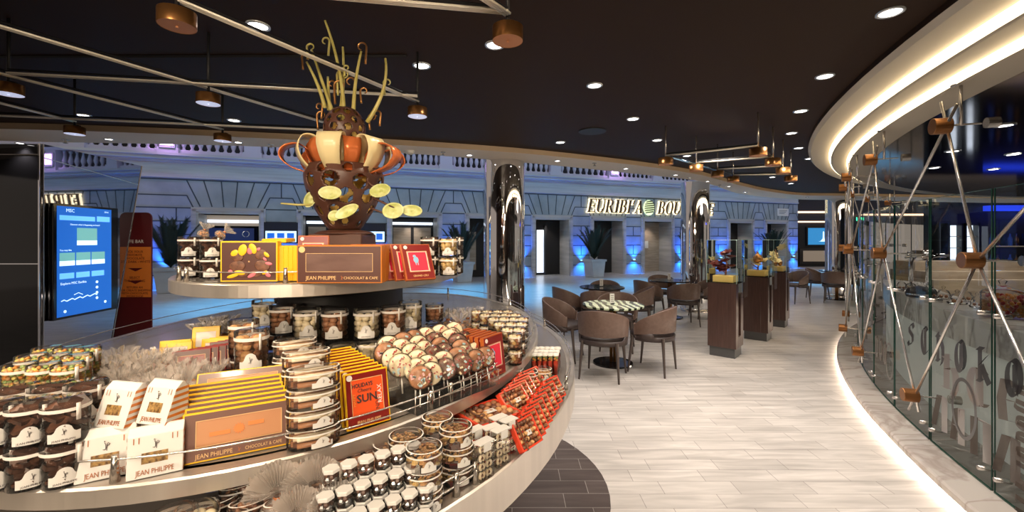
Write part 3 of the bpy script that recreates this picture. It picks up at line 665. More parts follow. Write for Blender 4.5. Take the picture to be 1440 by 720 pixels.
G = {'S': [[(.5, .95), (.15, .8), (.15, .6), (.5, .45), (.5, .2), (.1, .02)], [(.5, .95), (.62, .8)], [(.1, .02), (.0, .15)]],
     'C': [[(.38 + .30 * cos(q), .5 + .5 * sin(q)) for q in [.9 + 4.6 * i / 14 for i in range(15)]], [(.40, .96), (.40, .04)]],
     'H': [[(.12, 1), (.12, 0)], [(.12, .55), (.4, .68), (.5, .5), (.5, .1), (.38, -.1)], [(0, .9), (.25, .85)], [(0, .02), (.25, .02)]],
     'O': [[(.35 + .28 * cos(q), .5 + .5 * sin(q)) for q in [2 * pi * i / 20 for i in range(21)]], [(.40, .92), (.40, .1)]],
     'K': [[(.12, 1), (.12, 0)], [(.12, .5), (.5, .85)], [(.2, .5), (.5, .1), (.6, 0)], [(0, .98), (.3, 1.0)], [(0, .02), (.25, .02)]],
     'L': [[(.12, 1), (.12, .02), (.5, .05)], [(0, .95), (.3, 1)]],
     'A': [[(.1, 0), (.25, .9), (.45, 1), (.45, 0)], [(.2, .45), (.5, .45)]], 'D': [[(.1, 1), (.1, .0), (.5, .1), (.55, .6), (.3, .95), (.05, .9)]],
     'E': [[(.5, .9), (.2, 1), (.1, .5), (.15, 0), (.5, .1)], [(.1, .5), (.45, .55)]],
     'T': [[(.3, 1), (.3, 0), (.5, .05)], [(0, .92), (.6, 1)]], 'I': [[(.15, 1), (.15, 0)]],
     'П': [[(.1, 0), (.1, 1), (.55, 1), (.55, 0)]], 'Л': [[(0, 0), (.3, 1), (.55, 1), (.55, 0)]], 'Ш': [[(.05, 1), (.05, 0), (.7, 0), (.7, 1)], [(.38, 1), (.38, 0)]]}
def word(wd, u0, z0, h, pitch=.72, wx=1.0, slope=0):
    out = []; u = u0
    for ch in wd:
        out.append([[(u + x * h * wx, z0 + z * h + slope * (u - u0 + x * h * wx)) for x, z in st] for st in G[ch]])
        u += pitch * h * wx
    return out
uA, zA = U(1279, 482); uB, zB = U(1440, 520)
pt_ = (U(1427, 531)[0] - U(1282, 467)[0]) / 5
film('blackletter_lettering', 'dark blackletter lettering running across the upper part of the glass panels', M['etchdark'], word('SCHOKOLADE', U(1278, 467)[0], .725, .20, pt_ / .20 / .88, .88), hw=.025, ang=38)
ringfilm('large hollow taupe ring on the glass near the right edge', M['etchdark'], U(1357, 575), .135, .20, .024)
ringfilm('smaller hollow ring on the glass beside the low bronze hub', M['etch'], U(1252, 508), .11, .17, .022)
uC = U(1316, 600)[0]
film('cyrillic_lettering', 'big taupe block letters low on the glass running along the bar', M['etch'], word('ЛAПЛ', uC - .02, .24, .24, .85, 1.1) + word('HCEO', uC + .12, .56, .24, .95, 1.2), hw=.038, ang=12)
film('vertical_lettering', 'vertical CHOCOLATE lettering at the right edge of the glass wall', M['etch'], [[[(U(1426, 600)[0] + (z) * .12 + .02, .80 - i * .085 - x * .10) for x, z in st] for st in G[ch]] for i, ch in enumerate('CHOCOLATE')], hw=.014, ang=80)
film('curved_lettering', 'pale rounded letters on the glass panel past the low bronze hub', M['etch'], word('COO', U(1232, 470)[0], .42, .2, .8, .9), hw=.02, ang=50)
film('dark_lettering', 'dark slanted letters on the far glass panel above the marble step', M['etch'], word('HE', U(1222, 440)[0], .72, .22, .8, 1), hw=.02, ang=70)
# lattice of rods and hubs
RH = RG + .13
def hub(t, p, rr, L_=.075, name='hub'):
    d = Vector((p.x - CX, p.y - CY_, 0)).normalized(); q = p - t.location
    b = B(); b.use(0, False); T = Matrix.Translation(q) @ d.to_track_quat('Z', 'Y').to_matrix().to_4x4(); b.cyl((0, 0), rr, -.015, L_, 24, T=T); o = b.build(name, M['bronzedark'], t); bevel(o, .003, 2)
    b = B(); b.tube([q, q - d * .17], .006, 8); b.cyl((0, 0), rr * .62, -.25, -.19, 18, T=T); b.build('standoff', M['rodmetal'], t); return o
tops = [21.15 + 6.1 * k for k in range(-1, 7)]; mids = [19.75 + 6.35 * k for k in range(-1, 8)]; lows = [23.1 + 6.5 * k for k in range(-1, 7)]
names_ = ['at the very right edge of the photo', 'nearest fully visible, over the candy jar', 'second along the glass wall from the right', 'third along the glass wall from the right', 'fourth along the glass wall from the right', 'fifth along the glass wall from the right', 'sixth along the glass wall from the right', 'farthest along the glass wall']
for k in range(8):
    tp, mi, lo = arcp(RH, tops[k], 2.33), arcp(RH, mids[k], 1.475), arcp(RH, lows[k], .45)
    t = thing('rod_lattice', 'bronze-hubbed metal rod lattice bay, ' + names_[k], 'lattice', arcp(RH, tops[k], .096), 0, 'rod lattice bays in front of the bar glass'); o0 = t.location.copy()
    hub(t, tp, .052); hub(t, mi, .048); hub(t, lo, .048)
    mi2 = arcp(RH, mids[k + 1], 1.475); lo_prev = arcp(RH, lows[k] - 6.5, .45)
    def rod(a, c, e0, e1, off=0):
        d = (c - a).normalized(); b = B(); b.use(0, True).tube([a - d * e0 - o0 + Vector((off, off, 0)), c + d * e1 - o0 + Vector((off, off, 0))], .0088, 10); b.build('rod', M['rodmetal'], t)
    rod(tp, mi, .18, .0); rod(tp, mi2, .16, .0, -.015); rod(mi, lo, .0, .16, -.01); rod(mi, lo_prev, .0, .12, .008) if k else None
    b = B(); p = tp - o0; cz = 2.59 - o0.z; inner = arcp(RH - .07, tops[k], 2.33) - o0
    b.use(0, True).tube([Vector((inner.x, inner.y, inner.z)), Vector((inner.x, inner.y, cz))], .009, 8); b.use(0).cyl((inner.x, inner.y), .05, cz - .006, cz, 20); b.build('hanger', M['rodmetal'], t)
# bar counter
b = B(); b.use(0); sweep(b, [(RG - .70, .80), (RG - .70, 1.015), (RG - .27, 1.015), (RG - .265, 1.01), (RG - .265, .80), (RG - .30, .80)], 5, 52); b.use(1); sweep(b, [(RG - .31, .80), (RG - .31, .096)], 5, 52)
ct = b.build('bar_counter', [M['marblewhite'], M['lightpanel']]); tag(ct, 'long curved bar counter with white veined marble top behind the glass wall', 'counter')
b = B(); b.box(5.55, 9.0, 5.62, 6.3, .1, 1.06); b.box(5.58, 9.0, 5.75, 6.3, 1.06, 1.16); b.box(5.62, 9.0, 5.95, 6.3, 1.16, 1.285); o = bevel(b.build('back_counter', M['beige']), .006); tag(o, 'stepped beige back counter behind the marble bar', 'counter')
b = B(); b.box(8.1, 13.5, 8.3, 8.4, .1, 2.30); struct(b.build('wall_bar', M['blackmatte']))
b = B(); b.box(9.15, 13.5, 8.1, 8.29, 2.14, 2.24); b.box(8.15, 9.0, 8.26, 8.29, 1.0, 1.03); struct(b.build('trim_5', M['blueline']))
area((9.6, 7.9, 2.1), 2.5, (.02, .06, 1), 2.0, .1, (9.4, 8.2, 1.0)); area((6.4, 5.0, 2.5), 14, NEUT, 1.6, .3, (6.0, 6.0, 1.0))
for k, (x0, x1) in enumerate(((8.32, 8.60), (8.64, 8.92))):
    t = thing('bottle_cabinet', 'white glowing glass-front cabinet behind the bar, ' + ['under the big rod hub', 'beside the dark bottle shelves'][k], 'cabinet', ((x0 + x1) / 2, 8.25, .9)); w2 = (x1 - x0) / 2
    b = B()
    for q in ((-w2, -w2 + .03, 0, 1.0), (w2 - .03, w2, 0, 1.0), (-w2, w2, .96, 1.0), (-w2, w2, 0, .06)): b.box(q[0], q[1], -.12, .03, q[2], q[3])
    b.build('frame', M['blackmatte'], t); b = B(); b.box(-w2 + .03, w2 - .03, -.02, .0, .06, .96); b.build('lit_back', M['shoplit'], t)
    for z in (.30, .52, .74): b = B(); b.box(-w2 + .03, w2 - .03, -.10, -.02, z, z + .012); b.build('shelf', M['steel'], t)
for k, (x0, z0) in enumerate(((9.1, 1.05), (9.1, 1.45), (10.0, 1.05), (10.0, 1.45), (10.9, 1.25))):
    t = thing('wall_shelf', 'dark shelf with bottles on the black bar wall, ' + ['lower one beside the glowing cabinets', 'upper one beside the glowing cabinets', 'lower one cut by the photo edge', 'upper one cut by the photo edge', 'last one along the bar wall'][k], 'shelf', (x0 + .4, 8.28, z0), 0)
    b = B(); b.box(-.4, .4, -.2, 0, 0, .02); b.build('board', M['steel'], t)
    for i in range(7):
        q = tag(B().build('x', M['navy']), 'bottle', 'bottle') if False else None
    for i in range(6):
        b = B(); b.use(0, True).lathe([(.001, 0), (.032, 0), (.032, .14), (.012, .18), (.012, .23), (.001, .23)], 10); o = b.build('bottle', [M['navy'], M['bronze'], M['leaf']][i % 3], None, (x0 + .1 + .12 * i, 8.19, z0 + .021)); tag(o, '%s dark bottle from the glowing cabinets on the %s' % (ORD[i], ['lower bar shelf beside the glowing cabinets', 'upper bar shelf beside the glowing cabinets', 'lower bar shelf at the photo edge', 'upper bar shelf at the photo edge', 'last bar shelf along the wall'][k]), 'bottle', 'bottles on bar shelf ' + ORD[k])
t = thing('espresso_machine', 'round-topped dark machine on the bar behind the knobbed dishes', 'machine', (4.12, 4.3, 1.016), .6)
b = B(); b.use(0, True).lathe([(.001, 0), (.11, 0), (.12, .03), (.11, .07), (.07, .10), (.001, .11)], 28); b.build('housing', M['blackmatte'], t); b = B(); b.use(0, True).lathe([(.121, .022), (.121, .036)], 28); b.build('trim_band', M['chrome'], t)
# beer taps
for k, (px, py) in enumerate(((1281, 405), (1305, 406))):
    t = thing('beer_tap', 'chrome gooseneck tap column on the bar counter, ' + ['farther one with three levers', 'nearer one of the pair'][k], 'tap', P(px, py, 1.0165), R(-10))
    b = B(); b.use(0, True).tube([(0, 0, 0), (0, 0, .30), (.01, 0, .34), (.04, 0, .375), (.10, 0, .39), (.20, 0, .40)], .022, 12); b.cyl((0, 0), .05, 0, .02, 16); b.build('column', M['chrome'], t)
    for i in range(3 if k == 0 else 1): b = B(); b.use(0, True).tube([(-.06, -.02 * i, .36 + .03 * i), (.10, -.03 * i, .38 + .03 * i), (.18, -.03 * i, .375 + .035 * i)], .012, 8); b.build('spout', M['chrome'], t)
# glass jars and cloches on the counter
def candy_jar(name, label, loc, r, h, fill, group=None):
    t = thing(name, label, 'jar', loc, 0, group)
    b = B(); b.use(0, True).lathe([(r, .0), (r, h), (r * 1.04, h + .005)], 24); b.build('jar_body', M['acrylic'], t)
    b = B(); b.use(0, True).lathe([(r * 1.05, h + .006), (r * .9, h + .03), (r * .35, h + .055), (r * .12, h + .075), (r * .22, h + .10), (.001, h + .115)], 20); b.build('lid', M['acrylic'], t)
    if fill:
        b = B(); rr = random.Random(3)
        for j in range(int(h / (r * .2))):
            for rad, n in ((.82, 13), (.5, 8)):
                for i in range(n):
                    a = 2 * pi * (i + .5 * (j % 2)) / n; b.use(rr.randrange(3), True).ball((r * rad * cos(a), r * rad * sin(a), .01 + r * .1 + j * r * .2), r * .115, n=6, h=4)
        tag(b.build('candy', [M['candyO'], M['candyR'], M['nut']], t), kind='stuff')
    return t
candy_jar('candy_jar', 'big round glass jar full of red and orange sweets on the bar counter', P(1410, 446, 1.018), .115, .17, True)
for k, (x, y, r) in enumerate(((1374, 433, .04), (1346, 428, .055), (1327, 421, .05), (1310, 419, .045), (1297, 413, .05), (1281, 410, .05), (1268, 408, .045), (1358, 424, .05))):
    t = thing('glass_cloche', 'knobbed glass dish on the bar counter, %s away from the big candy jar' % ORD[k], 'cloche', P(x, y, 1.018), 0, 'knobbed glass dishes on the bar counter')
    b = B(); b.use(0, True).lathe([(.001, .0), (r * 1.2, .005), (r * 1.25, .02)], 18); b.build('dish', M['acrylic'], t)
    b = B(); b.use(0, True).lathe([(r, .02), (r, .05), (r * .7, .085), (r * .15, .10), (r * .3, .12), (.001, .135)], 18); b.build('cover', M['chrome'] if k % 3 == 9 else M['acrylic'], t)
    b = B(); [b.use(0, True).ball((r * .5 * cos(a), r * .5 * sin(a), .03), r * .3, n=7, h=5) for a in (0, 1.6, 3.1, 4.7)]; b.build('sweets', M['milk'], t)
# ---------------------------------------------------------------- downlights, sprinklers
def downlight(pxy, z, r, label, group, lit=True, e=None):
    p = P(pxy[0], pxy[1], z); t = thing('downlight', label, 'ceiling light', p, 0, group)
    b = B(); b.use(0, True).lathe([(r, .002), (r, -.006), (r * .82, -.008), (r * .74, .0)], 24); b.build('trim_ring', M['trimring'], t)
    b = B(); b.use(0).lathe([(.0001, -.003), (r * .76, -.003)], 20); b.build('lens', M['lamp'], t)
    if e: spot(p - Vector((0, 0, .03)), e, NEUT, 115, .85, .04)
cw = [((1252, 17), 'largest recessed light beside the cream ring'), ((1160, 107), 'recessed light second from the front beside the cream ring'), ((1126, 156), 'recessed light third along the cream ring'), ((1113, 187), 'recessed light fourth along the cream ring'), ((1123, 208), 'recessed light fifth along the cream ring'), ((1138, 223), 'recessed light sixth along the cream ring'),
      ((696, 63), 'recessed light nearest the big copper-faced track lamp'), ((836, 120), 'blue-rimmed recessed light alone in mid ceiling'), ((890, 167), 'blue-rimmed recessed light below the mid-ceiling one'), ((788, 200), 'small recessed light near the bulkhead above the nearest pillar'), ((924, 197), 'small recessed light left of the far rod frame'), ((966, 219), 'small recessed light inside the far rod frame'),
      ((593, 92), 'blue-rimmed recessed light by the hanging rod right of the sculpture'), ((363, 36), 'blue-rimmed recessed light beside the long rail at upper left'), ((329, 169), 'small recessed light over the far left rails'), ((118, 162), 'recessed light at the left between the rails'), ((1086, 249), 'small recessed light under the end of the far rod frame'), ((1112, 258), 'tiny recessed light beyond the far rod frame'), ((1178, 237), 'small recessed light behind the cream ring edge')]
for k, (p, lb) in enumerate(cw): downlight(p, ZC - .001, .062, lb, 'recessed lights in the dark ceiling', e={0: 48, 1: 48, 2: 52, 3: 55, 6: 24, 7: 36, 8: 42, 9: 40, 10: 40}.get(k))
for k, p in enumerate(((28, 201), (153, 195.5), (335, 200), (660, 218), (784, 226), (880, 237), (950, 246), (995, 255), (1025, 262), (1048, 270), (1135, 277))):
    downlight(p, ZB - .001, .045, '%s small bright light along the cream bulkhead, counted from the left' % ORD[k], 'small lights in the cream bulkhead', e=18 if k < 8 else 30)
for k, p in enumerate(((92, 196), (381, 203), (623, 213.5), (836, 229), (969, 250), (1012, 260))):
    t = thing('sprinkler', '%s small sprinkler head under the cream bulkhead, counted from the left' % ORD[k], 'sprinkler', P(p[0], p[1], ZB), 0, 'sprinkler heads under the bulkhead')
    b = B(); b.cyl((0, 0), .03, -.008, 0, 14); b.build('escutcheon', M['trimring'], t); b = B(); b.cyl((0, 0), .012, -.04, -.008, 10); b.cyl((0, 0), .022, -.045, -.04, 12); b.build('nozzle', M['steel'], t)
t = thing('smoke_detector', 'round white smoke detector under the cream bulkhead right of the sculpture', 'smoke detector', P(576, 212, ZB)); b = B(); b.use(0, True).lathe([(.001, -.045), (.045, -.043), (.06, -.02), (.065, 0)], 24); b.build('housing', M['white'], t); b = B(); b.cyl((0, 0), .015, -.052, -.044, 12); b.build('sensor', M['trimring'], t)
t = thing('ceiling_speaker', 'dark round speaker grille in the dark ceiling above the nearest pillar', 'speaker', P(833, 184, ZC)); b = B(); b.cyl((0, 0), .15, -.01, 0, 28); b.build('grille', M['blackmatte'], t)
for k, a in enumerate((15.5, 17.6, 20.0, 22.6, 25.4, 28.4, 31.6, 35.0, 38.6, 42.4, 46.4)):
    p = arcp(11.1 if k % 2 else 10.5, a, 2.583); t = thing('downlight', '%s oval-looking light in the dark panel inside the cream ring, counted from the right' % ORD[k], 'ceiling light', p, 0, 'lights in the dark panel over the bar')
    b = B(); b.use(0, True).lathe([(.07, .002), (.07, -.005), (.05, -.007)], 20); b.build('trim_ring', M['trimring'], t); b = B(); b.lathe([(.0001, -.004), (.05, -.004)], 16); b.build('lens', M['lamp'], t)
    if k % 2 == 0: spot(p - Vector((0, 0, .03)), 26, NEUT, 100, .8, .04)
# ---------------------------------------------------------------- suspended rail frames
ZR = 2.47
def rail(a, c, m, rr=.0068, zz=ZR, parent=None):
    A = Vector((a[0], a[1], zz)); C = Vector((c[0], c[1], zz)); L0 = parent.location
    d = (C - A).normalized(); n = Vector((-d.y, d.x, 0))
    b = B(); b.use(0, True)
    for q in (-1, 0, 1): b.tube([A + n * q * rr * 1.7 - L0, C + n * q * rr * 1.7 - L0], rr * .8, 8)
    b.use(1).tube([A + Vector((0, 0, .020)) - L0, C + Vector((0, 0, .020)) - L0], rr * .8, 4)
    b.build('rail', [m, M['blackmatte']], parent)
def rlamp(p, m, parent, face, rodm=None, r=.060, hh=.055):
    L0 = parent.location; c = Vector((p[0], p[1], ZR)) - L0
    b = B(); b.use(0, True); T = Matrix.Translation(c); b.lathe([(.0001, -.095 + hh), (r, -.095 + hh), (r, -.095)], 28, T=T); lo = b.build('lamp_body', M['bronze'], parent)
    b = B(); b.lathe([(.0001, -.094), (r * .98, -.094)], 24, T=T); b.use(0).cyl((0, 0), .005, -.1, -.094, 8, T=T); b.build('lens', face, parent)
    b = B(); b.use(0, True).tube([c + Vector((0, 0, -.04)), c + Vector((0, 0, ZC - ZR))], .008, 8); b.box(-.035, .035, -.012, .012, -.045, -.028, T=T); b.build('hanging_rod', M[rodm or 'blackmatte'], parent)
RP = lambda x, y: P(x, y, ZR)[:2]
fr = thing('rail_frame', 'large suspended lattice of bright rails with round bronze lamps over the display', 'light fixture', P(300, 120, ZR))
for a, c in (((-260, -40), (455, 172)), ((249, 0), (587, 143)), ((-160, 63), (313, 182)), ((-140, 110), (105, 171)), ((12, 103), (587, 135)), ((-100, 158), (455, 183)), ((200, -28), (714, 17)), ((640, -30), (714, 20))):
    rail(RP(*a), RP(*c), M['railmetal'], parent=fr)
for (x, y), f_ in (((249, 1), 'bronzeface'), ((714, 24), 'bronzeface'), ((587, 143), 'whiteface'), ((293, 123), 'whiteface'), ((12, 108), 'whiteface'), ((313, 182), 'whiteface'), ((105, 171), 'whiteface')):
    rlamp(RP(x, y), None, fr, M[f_])
b = B(); p0, p1 = P(-150, 79, ZC), P(572, 77, ZC); b.tube([p0 - fr.location - Vector((0, 0, .004)), p1 - fr.location - Vector((0, 0, .004))], .010, 4); b.build('shadow_slot_strip', M['blackmatte'], fr)  # black strip stands in for the shade of a ceiling slot
f2 = thing('rail_frame', 'smaller suspended lattice of rails and bronze lamps over the cafe tables', 'light fixture', P(1020, 230, ZR))
Lp = [(936, 219), (979, 229), (1009, 238), (1031, 246)]; Rp = [(1066, 205), (1087, 220), (1101, 233), (1112, 245)]
for a, c in zip(Lp, Rp): rail(RP(*a), RP(*c), M['railmetal'], rr=.008, parent=f2)
M['bluelitrail'] = mat('blue-lit rail metal', (.35, .6, .9), .2, 1)  # blue light on this rail is put into its metal colour
rail(RP(*Lp[0]), RP(*Lp[3]), M['bluelitrail'], parent=f2); rail(RP(*Rp[0]), RP(*Rp[3]), M['blackmatte'], parent=f2)
for p in Lp + Rp: rlamp(RP(*p), None, f2, M['bronzeface'], rodm='rodmetal', r=.075, hh=.07)
# ---------------------------------------------------------------- cafe furniture
def make_chair():
    t = thing('armchair', 'x', 'chair')
    def shell(r, z0f, z1f, th, n=40, a0=-118, a1=118):
        vs = []; fs = []
        for i in range(n + 1):
            a = a0 + (a1 - a0) * i / n; q = R(a)      # 0 = back (+y)
            z0, z1 = z0f(a), z1f(a)
            for rr, z in ((r, z0), (r + .02 * (z1 - z0) / .35, z1), (r + .02 - th, z1), (r - th, z0)):
                fl = 1.0; vs.append((rr * sin(q) * 1.04, rr * cos(q) * .98 + .0, z))
        for i in range(n):
            for j in range(4): fs.append((i * 4 + j, i * 4 + (j + 1) % 4, (i + 1) * 4 + (j + 1) % 4, (i + 1) * 4 + j))
        fs += [(0, 1, 2, 3), tuple(n * 4 + j for j in (3, 2, 1, 0))]
        return vs, fs
    top = lambda a: .60 + .20 * (cos(R(min(90, abs(a) * .80))) ** .8)
    bot = lambda a: .50 - .035 * max(0, (abs(a) - 70) / 48)
    b = B(); b.use(0, True); b.add(*shell(.275, bot, top, .028)); bevel(b.build('backrest', M['leather'], t), .006)
    b = B(); b.use(0, True); vs, fs = shell(.268, lambda a: .40, lambda a: .455 + (.05 if abs(abs(a) - 86) < 18 else 0), .03); b.add(vs, fs); b.build('seat_frame', M['leatherdark'], t)
    b = B(); b.use(0, True).lathe([(.001, .41), (.235, .41), (.25, .43), (.25, .465), (.23, .485), (.001, .495)], 28, (0, -.01), 1.02, 1.0); b.build('seat', M['leatherdark'], t)
    for sx in (-1, 1):
        for sy in (-1, 1):
            b = B(); b.tube([(sx * .195, sy * .17 + (.0 if sy < 0 else .02), .44), (sx * .225, sy * .22, .0)], .022, 8, r1=.011); b.build('leg', M['legwood'], t)
    return proto(t)
CH = make_chair()
def chair(px, Z, rz, lb, group): clone(CH, ((px - 720) / 600 * Z, Z, 0), rz, lb, group)
def face(x, y, tx, ty): return atan2(tx - x, -(ty - y))     # local -Y towards (tx, ty)
def make_table(label, loc, top, rtop=.39):
    t = thing('cafe_table', label, 'table', loc, 0, 'round cafe tables')
    b = B(); b.use(0).cyl((0, 0), rtop, .735, .76, 40); bevel(b.build('tabletop', top, t), .004)
    b = B(); b.use(0, True); [b.tube([(x, 0, .02), (x, 0, .735)], .020, 12) for x in (-.022, .022)]; b.build('column', M['bronze'], t)
    b = B(); b.use(0).cyl((0, 0), .255, 0, .018, 36, .25); b.build('base', M['black'], t)
    c = thing('table_card', 'small white menu card standing on ' + label, 'card', Vector(loc) + Vector((.0, .04, .76)), .2, 'menu cards on the cafe tables')
    b = B(); b.box(-.028, .028, -.02, .02, 0, .012); b.build('holder', M['acrylic'], c); b = B(); b.box(-.03, .03, -.004, .004, .01, .13); b.build('card', M['white'], c); b = B(); [b.box(-.02, .02, -.006, -.004, .03 + i * .025, .036 + i * .025) for i in range(4)]; b.build('print', M['darktext'], c)
TA, TB, TC, TD = (1.30, 5.5), (1.58, 7.5), (3.22, 8.7), (8.6, 11.3)
make_table('round table with zebra-striped green top nearest the display', (*TA, 0), M['zebra']); make_table('dark round cafe table just behind the zebra-striped one', (*TB, 0), M['darktop'])
make_table('dark round cafe table beside the second chrome pillar', (*TC, 0), M['darktop']); make_table('far dark round cafe table by the third chrome pillar', (*TD, 0), M['darktop'])
for (px, Z, T, lb) in ((848, 4.98, TA, 'taupe tub chair with its back to us at the zebra-striped table'), (917, 5.2, TA, 'taupe tub chair on the right of the zebra-striped table'), (792, 5.75, TA, 'taupe tub chair on the left of the zebra-striped table'), (868, 6.2, TA, 'taupe tub chair behind the zebra-striped table, facing us'),
                       (800, 7.25, TB, 'taupe tub chair on the left of the dark second table'), (842, 6.85, TB, 'taupe tub chair with its back to us at the dark second table'), (850, 8.1, TB, 'taupe tub chair on the far side of the dark second table'), (896, 7.3, TB, 'taupe tub chair on the right of the dark second table'),
                       (912, 8.45, TC, 'taupe tub chair on the left of the table by the second pillar'), (931, 9.3, TC, 'taupe tub chair behind the table by the second pillar'), (961, 7.95, TC, 'taupe tub chair with its back to us at the table by the second pillar'), (990, 8.7, TC, 'taupe tub chair partly hidden behind the first pedestal'),
                       (1150, 11.6, TD, 'far tub chair on the left of the table by the third pillar'), (1175, 10.7, TD, 'far tub chair with its back to us at the table by the third pillar'), (1205, 11.2, TD, 'far tub chair on the right of the table, seen by the lattice rods')):
    x = (px - 720) / 600 * Z; chair(px, Z, face(x, Z, *T), lb, 'tub chairs around the cafe tables')
chair(1118, 10.7, R(-80), 'lone tub chair facing left beyond the display pedestals', 'tub chairs around the cafe tables')
# ---------------------------------------------------------------- pedestals with glass cases
def flower(b, c, r, n, tilt, lay=2):
    for L in range(lay):
        for i in range(n):
            a = 2 * pi * (i + L * .5) / n; rr = r * (1 - .35 * L); d = Vector((cos(a), sin(a), .35 + .5 * L)).normalized(); s_ = Vector((-sin(a), cos(a), 0)) * rr * .38
            c0 = Vector(c); m_ = c0 + d * rr * .55 + Vector((0, 0, .1 * rr)); e = c0 + d * rr
            b.add([tilt @ (v - c0) + c0 for v in (c0, m_ + s_, e, m_ - s_)], [(0, 1, 2), (0, 2, 3)])
for k, (px, Z, lb) in enumerate(((995, 5.9, 'nearest dark wood pedestal with glass case holding dark red chocolate flowers'), (1044, 6.86, 'middle dark wood pedestal with glass case holding an onion-domed chocolate sculpture'), (1073, 7.9, 'farthest dark wood pedestal with glass case holding cream chocolate blossoms'))):
    al = R(42); s_ = .36; p1 = Vector(((px - 720) / 600 * Z, Z, 0)); u = Vector((cos(al), -sin(al), 0)); v = Vector((sin(al), cos(al), 0)); c = p1 + (u + v) * s_ / 2
    t = thing('display_pedestal', lb, 'pedestal', c, -al, 'chocolate sculpture pedestals'); h = s_ / 2
    b = B(); b.box(-h + .02, h - .02, -h + .02, h - .02, 0, .13); b.build('plinth', M['plinthgrey'], t)
    b = B(); b.box(-h, h - .10, -h, h, .13, 1.0); b.box(h - .10, h, -h, -h + .12, .13, 1.0); b.box(h - .10, h, h - .12, h, .13, .86); b.box(h - .10, h, -h + .12, h - .12, .13, .28); bevel(b.build('cabinet', M['wood'], t), .003)
    b = B(); b.box(-h - .01, h + .01, -h - .01, h + .01, 1.0, 1.008); b.build('case_base', M['caseglass'], t)
    b = B(); b.box(-h - .008, h + .008, -h - .008, h + .008, 1.008, 1.585); b.box(h - .02, h + .05, h - .17, h + .03, .80, 1.20); b.build('glass_case', M['caseglass'], t)
    b = B()
    for sx in (-1, 1):
        for sy in (-1, 1): b.tube([(sx * (h + .008), sy * (h + .008), 1.0), (sx * (h + .008), sy * (h + .008), 1.585)], .003, 4)
    b.tube([(sx * (h + .008), sy * (h + .008), 1.585) for sx, sy in ((-1, -1), (1, -1), (1, 1), (-1, 1))], .003, 4, True); b.build('case_edge', mat('pale glass edge', (.45, .62, .58), .2), t)
    q = thing('chocolate_sculpture', ['dark red chocolate flowers on a gold block inside the nearest case', 'bronze and cream chocolate sculpture with onion dome inside the middle case', 'cream and copper chocolate blossoms inside the farthest case'][k], 'sculpture', c + Vector((0, 0, 1.01)), -al)
    b = B(); b.box(-.13, .13, -.13, .13, 0, .09); bevel(b.build('block', M['sculptgold'], q), .004)
    b = B(); rr = random.Random(k)
    b.tube([(0, 0, .09), (.02, .0, .25), (-.02, 0, .40)], .014, 6, r1=.006); b.tube([(0, 0, .12), (-.1, 0, .2)], .008, 6); b.build('stem', M['milk'], q)
    pts = [[(-.12, 0, .22), (.0, 0, .27), (.08, .02, .20), (.02, -.03, .38), (.06, 0, .33), (-.03, 0, .17)], [(-.06, 0, .20), (.08, 0, .22), (.02, -.05, .16)], [(-.05, 0, .28), (.10, 0, .42), (.0, -.05, .18), (-.08, 0, .2)]][k]
    mm = [M['chocred'] if 'chocred' in M else M['milk'], M['ribboncream'], M['ribboncream']][k]
    if k == 0: M['chocred'] = mat('dark red chocolate', (.16, .035, .03), .3); mm = M['chocred']
    for pt in pts:
        b = B(); flower(b, pt, .105, 7, Matrix.Rotation(rr.uniform(-.8, .8), 3, 'X') @ Matrix.Rotation(rr.uniform(-.6, .6), 3, 'Y'), 3); b.build('blossom', mm, q)
    if k == 1:
        b = B(); b.use(0, True).lathe([(.001, .20), (.05, .21), (.075, .26), (.07, .30), (.03, .34), (.008, .39), (.001, .45)], 20); b.build('onion_dome', M['bronze'], q)
    if k == 2: b = B(); b.use(0, True).ball((-.02, 0, .17), .05, .05, .08, 10, 8); b.ball((.06, 0, .15), .04, .04, .06, 10, 8); b.build('bulb', M['bronze'], q)
# ---------------------------------------------------------------- the oval three-tier display
SX, SY = -.862, 2.2
TIERS = {'top': (1.457, .595, .857, .044), 'mid': (1.145, .992, 1.43, .036), 'bot': (1.034, 1.16, 1.67, .105)}
TIERS['mid'] = (1.1455, .992, 1.43, .036)
stand = thing('display_stand', 'oval three-tier chocolate display stand with steel rims and rails', 'display stand', (SX, SY, 0))
def ell(a, bb, th, z): return Vector((a * cos(th), bb * sin(th), z))
for nm, (z, a, bb, rh) in TIERS.items():
    b = B(); n = 120
    b.use(1).lathe([(.0001, z - .001), (a - .035, z - .001)], n, sy=bb / a * 1.0)
    b.use(0, False); pr = [(a - .036, z - .0005), (a - .004, z), (a, z - .004), (a, z - rh), (a - .01, z - rh - .003), (.30, z - rh - .003)]
    vs = [Vector((r * cos(2 * pi * i / n), (r + bb - a) * sin(2 * pi * i / n), zz)) for r, zz in pr for i in range(n)]
    vs = [Vector((v.x, v.y, v.z)) for v in vs]
    b.add(vs, [(j * n + i, j * n + (i + 1) % n, (j + 1) * n + (i + 1) % n, (j + 1) * n + i) for j in range(len(pr) - 1) for i in range(n)])
    b.build('tier_shelf', [M['rim'], M['shelftop']], stand)
b = B(); b.use(0, True).lathe([(.40, 0), (.40, .93)], 60, sy=1.4); b.use(1, True).lathe([(.28, 1.0), (.28, 1.42)], 60, sy=1.45); b.build('column', [M['black'], M['blackmatte']], stand)
